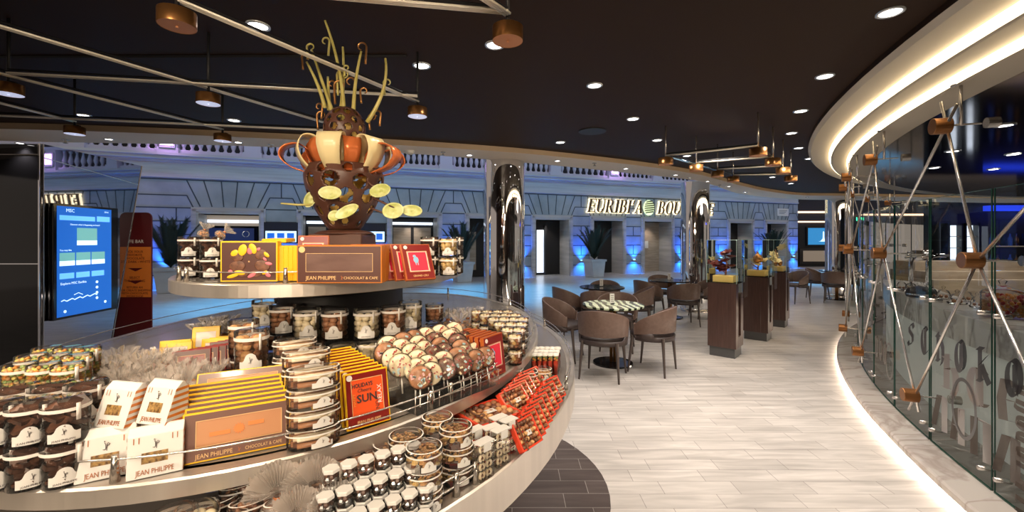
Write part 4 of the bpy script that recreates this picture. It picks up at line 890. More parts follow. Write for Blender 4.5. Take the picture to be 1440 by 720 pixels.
def rails(nm, angs, hts, inset=.018, ph=.05):
    z, a, bb, rh = TIERS[nm]
    for h_ in hts:
        b = B(); b.use(0, True).tube([ell(a - inset, bb - inset, 2 * pi * i / 160, z + h_) for i in range(160)], .0022, 6, True); b.build('rail', M['rodmetal'], stand)
    for an in angs:
        p = ell(a - inset, bb - inset, R(an), z); b = B(); b.use(0, True).lathe([(.0001, 0), (.0085, 0), (.0065, ph * .6), (.0055, ph), (.0001, ph)], 10, T=Matrix.Translation(p)); b.build('rail_post', M['steel'], stand)
def ang_at(nm, px):                    # angle of the front rim point seen at photo column px
    z, a, bb, rh = TIERS[nm]; best = None
    for i in range(720):
        th = -pi * 1.06 + pi * 1.12 * i / 720; p = ell(a - .018, bb - .018, th, z); x = 720 + 600 * (p.x + SX) / (p.y + SY)
        if p.y + SY > .15:
            d = abs(x - px) + (0 if abs(x - px) > 6 else (p.y + SY) * 4)
            if best is None or d < best[0]: best = (d, math.degrees(th))
    return best[1]
rails('top', [ang_at('top', x) for x in (252, 262, 402, 555, 583, 643)] + [60, 100, 140], (.036,))
rails('mid', [ang_at('mid', x) for x in (-60, 160, 445, 606, 634, 694, 728)] + [30, 70, 110, 150], (.042,))
b = B(); b.use(0, True).tube([ell(.992 - .018, 1.43 - .018, R(-62 + 100 * i / 60), 1.1455 + .021) for i in range(61)], .0020, 6); b.build('rail', M['rodmetal'], stand)
rails('bot', [ang_at('bot', x) for x in (560, 641, 668, 764, 790)] + [20, 60, 100, 150], (.045, .022), ph=.052)

# ---------------------------------------------------------------- the chocolate sculpture on top
sp = thing('chocolate_sculpture', 'tall pierced chocolate vase with cream and copper ribbons and green stems on the top tier', 'sculpture', (-.862, 2.2, 1.457))
b = B(); b.box(-.13, .13, -.13, .10, 0, .168); b.use(0, True).lathe([(.001, .168), (.15, .168), (.13, .18), (.07, .19), (.001, .19)], 30); bevel(b.build('base_block', M['sculptbrown'], sp), .008)
def holed(rf, z0, z1, hz, n=150, m=70, th=.010, gold=True):
    b = B(); vs = []; 
    for j in range(m + 1):
        z = z0 + (z1 - z0) * j / m; r = rf(j / m)
        for i in range(n): a = 2 * pi * i / n; vs.append(Vector((r * cos(a), r * sin(a), z)))
    fs = []
    for j in range(m):
        for i in range(n):
            zc = z0 + (z1 - z0) * (j + .5) / m; r = rf((j + .5) / m); a = 2 * pi * (i + .5) / n; ok = True
            for (ha, hz_, hr) in hz:
                da = (a - ha + pi) % (2 * pi) - pi
                if (da * r) ** 2 + (zc - hz_) ** 2 < hr * hr: ok = False; break
            if ok: fs.append((j * n + i, j * n + (i + 1) % n, (j + 1) * n + (i + 1) % n, (j + 1) * n + i))
    b.use(0, True).add(vs, fs); return b
def vase(u): return .075 + .120 * sin(min(1, u * 1.12) * pi / 2) ** .9 - (.02 * max(0, u - .85) / .15)
holes = []
rr = random.Random(5)
for q, (z, n, hr) in enumerate(((.225, 9, .020), (.285, 9, .027), (.352, 9, .034), (.425, 9, .038), (.487, 9, .026))):
    for i in range(n): holes.append((2 * pi * (i + .5 * (q % 2)) / n + .25 + rr.uniform(-.06, .06), z + rr.uniform(-.006, .006), hr * rr.uniform(.82, 1.12)))
o = holed(vase, .19, .515, holes).build('vase', [M['sculptbrown'], M['sculptgold']], sp)
m_ = o.modifiers.new('solid', 'SOLIDIFY'); m_.thickness = .010; m_.offset = -1; m_.material_offset = 1; m_.material_offset_rim = 0
dome = lambda u: .012 + .092 * sqrt(max(0.0, 1 - (u * 1.9 - .9) ** 2 * .98)) if u < 1 else .02
h2 = [(2 * pi * (i + .5 * (q % 2)) / 9, .66 + q * .042, .019) for q in range(4) for i in range(9)]
o = holed(dome, .60, .82, h2, 110, 50).build('pierced_dome', [M['sculptbrown'], M['sculptgold']], sp)
m_ = o.modifiers.new('solid', 'SOLIDIFY'); m_.thickness = .007; m_.offset = -1; m_.material_offset = 1; m_.material_offset_rim = 0
b = B(); b.use(0, True).lathe([(.001, .45), (.05, .45), (.05, .66), (.001, .66)], 20); b.build('core', M['sculptbrown'], sp)
def ribbon(a, wd, pr, m):
    b = B(); pts = []
    k = len(pr); sm = []
    P3 = [(p[0], p[1]) for p in pr]; P3 = smooth(P3, 7)
    d = Vector((cos(a), sin(a), 0)); s_ = Vector((-sin(a), cos(a), 0)); vs = []
    for i, (r, z) in enumerate(P3):
        u = i / (len(P3) - 1); ww = wd / 2 * (.62 + .38 * sin(pi * min(1, u * 1.1)))
        for q in (-1, -.33, .33, 1): vs.append(d * r + s_ * ww * q + Vector((0, 0, z)))
    b.use(0, True).add(vs, [(i * 4 + j, i * 4 + j + 1, i * 4 + 5 + j, i * 4 + 4 + j) for i in range(len(P3) - 1) for j in range(3)])
    o = b.build('ribbon', m, sp); mm = o.modifiers.new('solid', 'SOLIDIFY'); mm.thickness = .005; return o
loop = [(.155, .475), (.205, .53), (.225, .59), (.205, .645), (.15, .65), (.115, .60), (.115, .54), (.14, .49)]
loopO = [(.11, .48), (.16, .53), (.185, .585), (.165, .635), (.12, .64), (.09, .59), (.10, .53), (.12, .48)]
wide = [(.16, .47), (.25, .50), (.30, .55), (.285, .60), (.22, .62), (.16, .585), (.13, .53), (.15, .48)]
for i in range(6):
    a = -pi / 2 + 2 * pi * i / 6 + .04; ribbon(a, .115, loop, M['ribboncream']); ribbon(a + pi / 6, .085, loopO, M['ribbonorange'])
for a in (pi + .25, -.25, pi - .5, .5, 2.2): ribbon(a, .085, wide, M['ribbonorange'])
def S3(px, py, d=0): Y = 2.2 + d; return Vector(((px - 720) / 600 * Y, Y, H + (336 - py) / 600 * Y)) - sp.location
def bez(p, q, bow, n=12):
    mm = (p + q) / 2 + bow; return [(p * (1 - t) ** 2 + mm * 2 * t * (1 - t) + q * t * t) for t in [i / n for i in range(n + 1)]]
for (x0, y0, x1, y1, bx, dy) in ((484, 172, 457, 29, .05, 0), (471, 168, 438, 70, .0, .03), (457, 152, 431, 87, .02, -.03), (478, 165, 482, 66, .02, .05), (497, 165, 508, 72, -.02, 0), (516, 172, 542, 82, .07, -.02), (463, 155, 461, 108, .0, .06)):
    b = B(); b.use(0, True).tube(bez(S3(x0, y0, dy * .3), S3(x1, y1, dy), Vector((bx, 0, 0))), .011, 9, r1=.0055); b.build('stem', M['stem'], sp)
for (x, y, s_, m) in ((457, 58, .035, 0), (437, 66, .03, 0), (430, 80, .03, 0), (508, 66, .04, 0), (545, 116, .03, 0), (466, 118, .03, 1), (492, 115, .04, 1), (512, 128, .03, 1), (452, 162, .035, 1), (448, 150, .03, 1), (524, 165, .03, 1), (530, 160, .03, 1), (478, 120, .045, 1), (487, 95, .02, 1), (483, 105, .05, 1)):
    s_ *= 1.35; c = S3(x, y, rr.uniform(-.04, .04)); pts = []; sg_ = 1 if rr.random() > .5 else -1
    for k in range(14):
        t = k / 13; a = t * 4.6; rad = s_ * (1 - .55 * t) * .5; pts.append(c + Vector((sg_ * rad * cos(a), .006 * k / 13, rad * sin(a))))
    base = pts[0]; tail = [base + Vector((-sg_ * .006, 0, -s_ * 1.6)) + (base - (base + Vector((-sg_ * .006, 0, -s_ * 1.6)))) * (k / 4) for k in range(4)]
    b = B(); b.use(0, True).tube(tail + pts, .0062, 6, r1=.003); b.build('curl', M['stem'] if x % 2 else M['bronze'], sp)
for (x, y, rx, rz, rot, d) in ((466, 273, .055, .034, .1, -.20), (490, 299, .060, .030, -.45, -.20), (536, 270, .052, .036, -.15, -.14), (554, 298, .052, .042, 0, -.14), (580, 298, .052, .030, .1, -.12), (438, 282, .030, .045, .2, -.1), (472, 305, .030, .028, 0, -.16)):
    c = S3(x, y, d); T = Matrix.Translation(c) @ Matrix.Rotation(rot, 4, 'Y') @ Matrix.Rotation(R(-18), 4, 'X'); b = B()
    b.use(0, True).lathe([(.0001, .0), (rx * .5, .003), (rx * .85, .010), (rx, .018)], 24, sy=rz / rx, T=T @ Matrix.Rotation(R(90), 4, 'X')); o = b.build('petal', M['petal'], sp); mm = o.modifiers.new('solid', 'SOLIDIFY'); mm.thickness = .004
for (x0, y0, x1, y1) in ((395, 286, 440, 288), (524, 278, 575, 300), (520, 292, 552, 303), (516, 255, 534, 268)):
    b = B(); b.use(0, True).tube([S3(x0, y0, -.15), S3((x0 + x1) / 2, (y0 + y1) / 2 + 1, -.14), S3(x1, y1, -.12)], .004, 8, r1=.006); b.build('petal_stalk', M['stem'] if x0 < 400 else M['sculptbrown'], sp)

# ---------------------------------------------------------------- product kinds (built once, then copied)
def arch_label(b, r, z0, w_, h, n=14, sy=1.0):
    vs = []; ra = w_ / 2 / r
    for i in range(n + 1):
        u = -1 + 2 * i / n; a = -pi / 2 + u * ra; top = h * .52 + (h * .48 * sqrt(max(0, 1 - (u / .58) ** 2)) if abs(u) < .58 else 0)
        for z in (z0, z0 + top): vs.append((r * cos(a), r * sy * sin(a), z))
    b.add(vs, [(2 * i, 2 * i + 2, 2 * i + 3, 2 * i + 1) for i in range(n)])
def emblem(name, parent, c, s_, m, y=0):
    b = B(); b.tube([(c[0] + s_ * x, c[1], c[2] + s_ * z) for x, z in ((-.35, -.5), (-.15, -.6), (-.02, -.35), (-.05, .15), (-.15, .42))], s_ * .042, 5)
    b.tube([(c[0] + s_ * x, c[1], c[2] + s_ * z) for x, z in ((.08, -.75), (.10, .1), (.25, .38), (.42, .2), (.28, -.02), (.12, -.02))], s_ * .042, 5); b.ball((c[0] - s_ * .15, c[1], c[2] + s_ * .58), s_ * .09, n=6, h=4)
    return b.build(name, m, parent)
def jar(fillm, shape, r=.034, h=.072, label=True, seed=1, band=True, name='chocolate_jar'):
    t = thing(name, 'x', 'jar'); rr = random.Random(seed)
    b = B(); b.use(0, True).lathe([(.0001, .001), (r, .001), (r, h * .88)], 26); b.build('container', M['acrylic'], t)
    b = B(); b.use(0, True).lathe([(r * 1.03, h * .80), (r * 1.03, h - .002), (r * .98, h), (.0001, h)], 26); b.build('lid', M['acrylic'], t)
    fills = fillm if isinstance(fillm, list) else [fillm]
    b = B(); hh = h * .86
    if shape == 'balls':
        s_ = r * .34; z = s_ + .003
        while z < hh:
            for rad, n in ((r - s_ * 1.05, 6), (r * .15, 1)):
                for i in range(n):
                    a = 2 * pi * i / n + z * 60; q = s_ * rr.uniform(.88, 1.12); b.use(rr.randrange(len(fills)), True).ball((rad * cos(a), rad * sin(a), z + rr.uniform(-.2, .2) * s_), q, q * .95, q * .78, 8, 6)
            z += s_ * 1.25
    elif shape == 'nuts':
        s_ = r * .17; z = s_ + .002
        while z < hh:
            for rad, n in ((r - s_ * 1.1, 14), (r * .55, 8)):
                for i in range(n):
                    a = 2 * pi * i / n + z * 97; b.use(rr.randrange(len(fills)), True).ball((rad * cos(a), rad * sin(a), z), s_, s_, s_ * .85, 6, 4)
            z += s_ * 1.6
    else:
        for i in range(34):
            a = rr.uniform(0, 2 * pi); rad = r * rr.uniform(.25, .72); z = .006 + hh * .93 * i / 34
            T = Matrix.Translation((rad * cos(a), rad * sin(a), z)) @ Matrix.Rotation(a, 4, 'Z') @ Matrix.Rotation(rr.uniform(-.6, .6), 4, 'Y') @ Matrix.Rotation(rr.uniform(-.6, .6), 4, 'X')
            b.use(rr.randrange(len(fills))).box(-r * .28, r * .22, -r * .42, r * .42, -.003, .004, T=T)
    o = b.build('chocolates', fills, t); o['kind'] = 'stuff'
    if band:
        b = B(); b.use(0, True).lathe([(r * 1.045, h * .78), (r * 1.045, h * .86)], 26); b.box(-.0035, .0035, -r * 1.07, -r * 1.05, h * .55, h * .95, T=Matrix.Rotation(.55, 4, 'Z')); b.build('band', M['paper'], t)
    if label:
        b = B(); b.use(0, True); arch_label(b, r * 1.015, h * .08, r * 1.35, h * .42); b.build('label', M['paperwhite'], t)
        emblem('emblem', t, (0, -r * 1.035, h * .335), h * .11, M['darktext'])
        text('lettering', 'JEAN PHILIPPE', .0050, M['darktext'], t, (0, -r * 1.04, h * .14), ext=.0001)
    return proto(t)
J = {'dark': jar(M['darker'], 'bark', h=.077), 'barkmilk': jar([M['darker'], M['darkchoc']], 'bark', h=.077, seed=4), 'cream': jar(M['whitechoc'], 'balls', .046, .112, seed=2), 'brown': jar(M['milk'], 'balls', .046, .112, seed=3),
     'creams': jar(M['whitechoc'], 'balls', .044, .085, seed=2, label=False), 'browns': jar(M['milk'], 'balls', .044, .085, seed=3, label=False),
     'nuts': jar([M['candyO'], M['candyY'], M['candyG'], M['nut']], 'nuts', .029, .082, label=False), 'gold': jar(M['gold'], 'balls', .034, .072), 'small': jar([M['milk'], M['gold'], M['whitechoc']], 'balls', .026, .055, label=False, seed=9),
     'bigbrown': jar([M['milk'], M['nut']], 'balls', .043, .118, seed=11)}
def tin(rx, ry, h, fillm, kind, name='chocolate_tin', lab=True, seed=1):
    t = thing(name, 'x', 'tin'); rr = random.Random(seed); sy = ry / rx
    b = B(); b.use(0, True).lathe([(.0001, .001), (rx * .97, .001), (rx, .004), (rx, h * .8)], 30, sy=sy); b.build('container', M['acrylic'], t)
    b = B(); b.use(0, True).lathe([(rx * 1.03, h * .70), (rx * 1.035, h - .003), (rx * 1.0, h - .0005), (rx * .9, h - .0015), (.0001, h - .0015)], 30, sy=sy); b.build('lid', M['acrylic'], t)
    b = B(); b.use(0, True).lathe([(rx * 1.04, h * .72), (rx * 1.04, h * .80)], 30, sy=sy); b.lathe([(rx * 1.0, h), (rx * .93, h + .0006)], 30, sy=sy); b.build('band', M['paper'], t)
    fills = fillm if isinstance(fillm, list) else [fillm]; b = B()
    for i in range({'flakes': 90, 'sticks': 14, 'balls': 34}[kind]):
        a = rr.uniform(0, 2 * pi); q = sqrt(rr.random()) * .84; x, y = rx * q * cos(a), ry * q * sin(a)
        if kind == 'flakes':
            z = h * rr.uniform(.62, .84) if i > 35 else h * rr.uniform(.1, .7); s_ = rx * .11
            if i <= 35: x, y = rx * .8 * cos(a), ry * .8 * sin(a); s_ = rx * .2
            b.use((0 if i > 35 else rr.randrange(len(fills))), False).ball((x, y, z), s_ * rr.uniform(.6, 1.3), s_ * .6, s_ * .6, 5, 3)
        elif kind == 'balls': b.use(rr.randrange(len(fills)), True).ball((x, y, h * rr.uniform(.15, .7)), rx * .2, n=7, h=5)
        else:
            yy = -ry * .7 + ry * 1.4 * (i % 7) / 6; zz = h * (.28 if i < 7 else .62); L_ = rx * .85 * sqrt(max(.1, 1 - (yy / ry) ** 2))
            b.use(rr.randrange(len(fills)), True).tube([(-L_, yy, zz), (L_, yy, zz)], h * .14, 7)
    if kind == 'sticks': b.use(len(fills) - 1, True).tube([(-rx * .7, -ry * .1, h * .84), (rx * .7, ry * .1, h * .84)], h * .12, 8)
    o = b.build('chocolates', fills, t); o['kind'] = 'stuff'
    if lab:
        b = B(); vs = []; n = 12
        for i in range(n + 1):
            u = -1 + 2 * i / n; a = -pi / 2 + .32 + u * .42; top = h * .26 + (h * .26 * sqrt(max(0, 1 - (u / .6) ** 2)) if abs(u) < .6 else 0)
            for z in (h * .10, h * .10 + top): vs.append((rx * 1.02 * cos(a), ry * 1.02 * sin(a), z))
        b.use(0, True).add(vs, [(2 * i, 2 * i + 2, 2 * i + 3, 2 * i + 1) for i in range(n)]); b.build('label', M['paperwhite'], t)
        emblem('emblem', t, (rx * 1.02 * cos(-pi / 2 + .32), ry * 1.05 * sin(-pi / 2 + .32), h * .42), h * .14, M['darktext'])
    return proto(t)
T_ = {'oval': tin(.054, .032, .042, [M['milk'], M['darkchoc'], M['wafer']], 'sticks'), 'round': tin(.038, .038, .042, [M['nut'], M['gold'], M['darkchoc']], 'flakes'), 'plain': tin(.037, .020, .040, [M['darkchoc'], M['milk']], 'balls', lab=False),
      'gold': tin(.030, .030, .042, [M['nut'], M['gold'], M['gold']], 'flakes', seed=5)}
def flat_box(w_, h, th, edge, facem, win, winm, deco=None, name='chocolate_box', border=.0035):
    t = thing(name, 'x', 'box')
    b = B(); b.box(-w_ / 2, w_ / 2, -th / 2, th / 2, 0, h); bevel(b.build('carton', edge, t), .0012, 1)
    x0, x1, z0, z1 = win
    b = B(); y0, y1 = -th / 2 - .0008, -th / 2
    X0, X1, Z0, Z1 = -w_ / 2 + border, w_ / 2 - border, border, h - border
    for q in ((X0, x0, Z0, Z1), (x1, X1, Z0, Z1), (x0, x1, Z0, z0), (x0, x1, z1, Z1)): b.box(q[0], q[1], y0, y1, q[2], q[3])
    b.build('front_panel', facem, t)
    b = B(); b.box(x0, x1, -th / 2 - .0002, -th / 2, z0, z1); b.build('window', winm, t)
    b = B(); e = .0012
    for q in ((x0 - e, x1 + e, z0 - e, z0), (x0 - e, x1 + e, z1, z1 + e), (x0 - e, x0, z0, z1), (x1, x1 + e, z0, z1)): b.box(q[0], q[1], -th / 2 - .0013, y0, q[2], q[3])
    b.build('window_border', M['goldtext'], t)
    if deco: deco(t, -th / 2 - .0012)
    return proto(t)
def deco_bar(t, y):
    text('lettering', 'JEAN PHILIPPE', .0125, M['goldtext'], t, (-.043, y, .0115), ext=.0002, wx=.82); text('lettering', 'CHOCOLAT & CAFE', .0095, M['goldtext'], t, (.045, y, .0115), ext=.0002, wx=.8)
    emblem('emblem', t, (.0, y, .012), .006, M['motif'])
    b = B(); [b.add([(.012 * cos(a), y, .054 + .012 * sin(a)), (.0075 * cos(a - .22), y, .054 + .0075 * sin(a - .22)), (.0075 * cos(a + .22), y, .054 + .0075 * sin(a + .22))], [(0, 1, 2)]) for a in [2 * pi * i / 14 for i in range(14)]]
    b.add([(.0078 * cos(a), y, .054 + .0078 * sin(a)) for a in [2 * pi * i / 16 for i in range(16)]], [tuple(range(16))]); b.box(-.052, -.016, y, y + .0002, .047, .055); b.box(.016, .045, y, y + .0002, .056, .064); b.build('sun_motif', M['motif'], t)
BX = {}
M['boxorange2'] = mat('orange-brown card side', (.50, .16, .015), .35)
M['boxred2'] = mat('gold-edged red card side', (.42, .10, .02), .35)
BX['bar'] = flat_box(.195, .098, .008, M['boxyellow'], M['boxtaupe'], (-.074, .078, .030, .080), M['boxwindow'], deco_bar)
def deco_sun(t, y):
    text('lettering', 'HOLIDAYS', .0135, M['darktext'], t, (-.012, y, .098), wx=.8, ext=.0003, bold=.0003); text('lettering', 'Cheers', .012, M['darktext'], t, (-.008, y, .086), ext=.0003, shear=.3); text('lettering', 'SUN', .026, M['darktext'], t, (-.002, y, .066), ext=.0003, bold=.0006)
    text('lettering', 'RELAX', .015, M['paper'], t, (.030, y, .070), rot=(pi / 2, -pi / 2, 0), ext=.0003); text('lettering', 'HAPPY', .010, M['candyO'], t, (-.033, y, .066), rot=(pi / 2, -pi / 2, 0), ext=.0003); text('lettering', 'FUN', .014, M['darktext'], t, (.022, y, .048), rot=(pi / 2, pi / 2, 0), ext=.0003)
    text('lettering', 'JEAN PHILIPPE', .0105, M['goldtext'], t, (0, y, .013), wx=.9, ext=.0003)
    b = B(); b.cyl((0, 0), .007, 0, .001, 16, T=Matrix.Translation((-.042, y + .0004, .119)) @ Matrix.Rotation(R(90), 4, 'X')); b.build('round_seal', M['paper'], t)
BX['sun'] = flat_box(.108, .130, .009, M['boxyellow'], M['boxred'], (-.038, .038, .030, .112), M['boxorange'], deco_sun)
def deco_pink(t, y):
    b = B(); b.box(-.037, .037, y, y + .0003, .031, .033); b.box(-.037, .037, y, y + .0003, .103, .105); b.box(-.037, -.034, y, y + .0003, .033, .103); b.box(.034, .037, y, y + .0003, .033, .103); b.build('pale_frame', M['palecard'], t)
    b = B(); b.ball((-.008, y, .074), .010, .0006, .012, 10, 6); b.ball((-.012, y, .088), .006, .0006, .005, 8, 5); b.box(-.012, -.009, y - .0003, y, .054, .066); b.box(-.004, -.001, y - .0003, y, .054, .066); b.build('blue_drawing', M['blueart'], t)
    text('lettering', 'GRAND CRU', .010, M['goldtext'], t, (0, y, .014), ext=.0003); b = B(); b.cyl((0, 0), .007, 0, .001, 16, T=Matrix.Translation((-.040, y + .0004, .122)) @ Matrix.Rotation(R(90), 4, 'X')); b.build('round_seal', M['paper'], t)
BX['pink'] = flat_box(.112, .135, .014, M['boxred2'], M['boxred'], (-.038, .038, .030, .106), M['pink'], deco_pink)
def deco_flower(t, y):
    rr = random.Random(2)
    for nm_, m, L in (('yellow_petal', M['boxyellow'], [(-.02, .105, .014, .020, .3), (.012, .11, .012, .018, -.4), (-.045, .095, .010, .013, .9), (-.028, .030, .018, .008, .2), (.055, .09, .012, .006, .8), (.05, .03, .010, .005, -.6), (-.05, .02, .02, .006, -.3)]), ('pink_petal', M['pinkart'], [(.004, .103, .010, .012, .2), (.03, .108, .007, .005, -.5), (.062, .06, .012, .005, .2), (.050, .075, .008, .004, .8), (-.058, .035, .007, .005, 0), (.01, .022, .016, .006, -.5), (.06, .022, .010, .006, .5)]), ('chocolate_shape', M['darkchoc'], [(-.038, .085, .022, .017, .4), (.038, .09, .020, .016, -.4), (-.036, .052, .026, .017, -.1), (.042, .052, .025, .018, .2), (-.02, .027, .018, .01, 0), (.022, .027, .018, .011, 0)])):
        for (x, z, rx, rz, ro) in L: b = B(); b.use(0, True).ball((x, y, z), rx, .0012 if m is not M['darkchoc'] else .0006, rz, 12, 8, T=Matrix.Rotation(ro, 4, 'Y')); b.build(nm_, m, t)
BX['flower'] = flat_box(.180, .135, .030, M['boxyellow'], M['boxbrown'], (-.001, .001, .066, .068), M['boxbrown'], deco_flower, border=.005)
def deco_big(t, y):
    text('lettering', 'JEAN PHILIPPE', .017, M['goldtext'], t, (-.058, y, .017), ext=.0003, wx=.9); text('lettering', 'CHOCOLAT & CAFE', .012, M['goldtext'], t, (.068, y, .017), ext=.0003); emblem('emblem', t, (.008, y, .018), .009, M['motif'])
    b = B(); b.cyl((0, 0), .010, 0, .001, 18, T=Matrix.Translation((-.118, y + .0004, .108)) @ Matrix.Rotation(R(90), 4, 'X')); b.build('round_seal', M['goldtext'], t)
BX['big'] = flat_box(.270, .122, .045, M['boxorange2'], M['boxbrown'], (-.105, .105, .038, .095), mottled('dark bar behind film', (.10, .055, .05), (.22, .14, .12), 3, .15, 0, (1, 1, 3), coat=.8), deco_big, border=.004)
BX['spine'] = flat_box(.135, .125, .014, M['boxyellow'], M['boxred'], (-.04, .04, .03, .10), M['boxorange'], border=.004)
BX['yellow'] = flat_box(.085, .085, .013, M['boxyellow'], M['boxyellow'], (-.030, .030, .018, .070), M['paper'], border=.003)
BX['dred'] = flat_box(.105, .085, .011, M['boxred'], M['boxbrown'], (-.036, .036, .02, .066), M['boxred'], border=.003)
def gable():
    t = thing('gable_box', 'x', 'box'); w_, h, d = .090, .090, .055
    b = B(); b.prism([(-d / 2, 0), (d / 2, 0), (d / 2 * .55, h * .84), (.003, h), (-.003, h), (-d / 2 * .55, h * .84)], -w_ / 2, w_ / 2, T=Matrix.Rotation(R(90), 4, 'Z')); bevel(b.build('carton', M['paperwhite'], t), .001, 1)
    # slanted front: y from -d/2 (z=0) to -d/2*.55 (z=.84h)
    fy = lambda z: -d / 2 + (d / 2 * .45) * z / (h * .84) - .0007
    b = B(); z0, z1 = h * .28, h * .50; b.add([(-.022, fy(z0), z0), (.020, fy(z0), z0), (.020, fy(z1), z1), (-.022, fy(z1), z1)], [(0, 1, 2, 3)]); b.build('window', mottled('nuts behind window', (.10, .05, .02), (.45, .28, .10), 150, .3), t)
    tl = atan2(d / 2 * .45, h * .84)
    text('lettering', 'JEAN PHILIPPE', .0135, M['coppertext'], t, (0, fy(.0095) - .0004, .0105), rot=(pi / 2 - tl, 0, 0), ext=.0002, wx=.72)
    emblem('emblem', t, (0, fy(h * .66) - .0008, h * .665), h * .15, M['darktext'])
    for sx in (-1, 1):
        b = B()
        for q in range(2): b.add([(sx * (.026 + q * .008), fy(z) - .0003, z) if k < 2 else (sx * (.0275 + q * .008), fy(z) - .0003, z) for k, z in enumerate((h * .70, h * .82, h * .82, h * .70))], [(0, 1, 2, 3)])
        b.build('corner_print', M['coppertext'], t)
    sm_ = mat('copper orange stripe', (.62, .19, .03), .4)
    for sx in (-1, 1):
        b = B()
        for q in range(6):
            z0, z1 = h * (.02 + q * .15), h * (.09 + q * .15)
            x = sx * (w_ / 2 + .0004); f = lambda z: d / 2 - (d / 2 * .45) * z / (h * .84)
            b.add([(x, -f(z0), z0), (x, f(z0), z0 + .004), (x, f(z1), min(z1 + .004, h * .9)), (x, -f(z1), z1)], [(0, 1, 2, 3)])
        b.build('side_stripes', sm_, t)
    return proto(t)
GB = gable()
def bag(r, h, fillm, seed=1, fan=1.0, name='cellophane_bag'):
    t = thing(name, 'x', 'bag'); rr = random.Random(seed); n = 44; vs = []; prof = [(.55, 0), (.95, .12), (1, .28), (.75, .42), (.22, .54), (.30, .62), (.75 * fan, .80), (1.15 * fan, 1.0)]
    for j, (q, z) in enumerate(prof):
        for i in range(n):
            a = 2 * pi * i / n; k = 1 + (.16 if j > 4 else .05) * (1 if i % 2 else -1) + rr.uniform(-.05, .05); vs.append((r * q * k * cos(a), r * q * k * sin(a) * .8, h * (z + (rr.uniform(-.09, .07) if j == 7 else 0))))
    b = B(); b.add(vs, [(j * n + i, j * n + (i + 1) % n, (j + 1) * n + (i + 1) % n, (j + 1) * n + i) for j in range(len(prof) - 1) for i in range(n)]); b.build('wrapper', M['cello'], t)
    b = B()
    for i in range(26): a = rr.uniform(0, 2 * pi); q = r * .68 * sqrt(rr.random()); b.use(rr.randrange(len(fillm)), True).ball((q * cos(a), q * sin(a) * .8, h * rr.uniform(.08, .42)), r * .25, r * .2, r * .16, 6, 5)
    o = b.build('chocolates', fillm, t); o['kind'] = 'stuff'
    b = B(); b.use(0, True).lathe([(r * .27, h * .52), (r * .30, h * .56), (r * .27, h * .60)], 14); b.build('tie', M['coppertext'], t)
    return proto(t)
BG = [bag(.034, .105, [M['milk'], M['nut']], 1), bag(.034, .100, [M['milk'], M['candyO'], M['nut']], 2, 1.1), bag(.045, .125, [M['nut'], M['whitechoc'], M['milk']], 3, 1.25)]
def lolly(fill, fleck, seed):
    t = thing('chocolate_lollipop', 'x', 'lollipop'); rr = random.Random(seed); r = .031; b = B(); T = Matrix.Translation((0, 0, .075)) @ Matrix.Rotation(R(90), 4, 'X')
    b.use(0, True).lathe([(.0001, -.009), (r * .9, -.009), (r, -.004), (r, .004), (r * .9, .009), (.0001, .009)], 26, T=T); b.build('chocolate_disc', fill, t)
    b = B(); b.use(0, True).tube([(0, 0, 0), (0, 0, .05)], .0022, 6); b.build('stick', M['white'], t)
    b = B(); F = [M['candyR'], M['candyB'], M['candyP'], M['whitechoc']]
    for i in range(26):
        a = rr.uniform(0, 2 * pi); q = r * .88 * sqrt(rr.random()); k = rr.choice(fleck); s_ = .0022 if k == 0 else .0045
        for sy in (-1,) if i % 3 else (-1, 1): b.use(k).box(-s_, s_, -.002, .002, -s_ * .6, s_ * .6, T=Matrix.Translation((q * cos(a), sy * .0098, .075 + q * sin(a))) @ Matrix.Rotation(rr.uniform(0, 3), 4, 'Y'))
    o = b.build('sprinkles', F, t); o['kind'] = 'stuff'
    b = B(); b.use(0, False).lathe([(.0001, -.0135), (r * .9, -.014), (r * 1.12, -.005), (r * 1.12, .005), (r * .9, .014), (.0001, .0135)], 13, T=T); b.build('wrapper', M['acrylic'], t)
    return proto(t)
LO = [lolly(M['milk'], [0, 0, 1, 2, 3], 1), lolly(M['whitechoc'], [0, 0, 0, 1], 2), lolly(M['darkchoc'], [0, 1, 3, 0], 3)]
def on(tier, x, y): return P(x, y, TIERS[tier][0] + .0008)
def fc(p): return atan2(-p[0], p[1])
def put(pr, p, lb, gp, dz=0, rz=None, tilt=(0, 0), s_=None, j=.12):
    p = Vector(p); return clone(pr, p + Vector((0, 0, dz)), fc(p) + rnd.uniform(-j, j) if rz is None else rz, lb, gp, tilt, s_)
# --- middle tier, front left: stacked jars of dark bark
cols_ = [(93, 676, 'nearest jar column beside the white boxes'), (45, 680, 'second jar column from the white boxes'), (-6, 684, 'jar column cut by the left edge'), (122, 640, 'jar column tucked behind the front one'), (72, 644, 'jar column behind the second one'), (22, 648, 'jar column behind the leftmost ones')]
for x, y, lb in cols_:
    for k in range(2):
        put(J['dark'] if (x + k) % 2 else J['barkmilk'], on('mid', x, y), ['lower', 'upper'][k] + ' clear jar of dark chocolate pieces, ' + lb, 'jars of dark chocolate at the front left', k * .078)
for r_, (y, xs, wd) in enumerate(((612, (28, 62, 96), 'front'), (592, (44, 78, 108), 'middle'), (575, (66, 96, 122), 'rear'))):
    for k, x in enumerate(xs):
        p = on('mid', x, y)
        put(J['nuts'], p, 'jar of coloured coated nuts, %s from the left in the %s nut row' % (ORD[k], wd), 'jars of coloured coated nuts', 0.0835)
b = B(); b.box(-.13, .13, -.055, .075, 0, .08); tag(b.build('display_riser', M['acrylic'], None, on('mid', 76, 591), .55), 'clear riser under the jars of coloured coated nuts', 'riser')
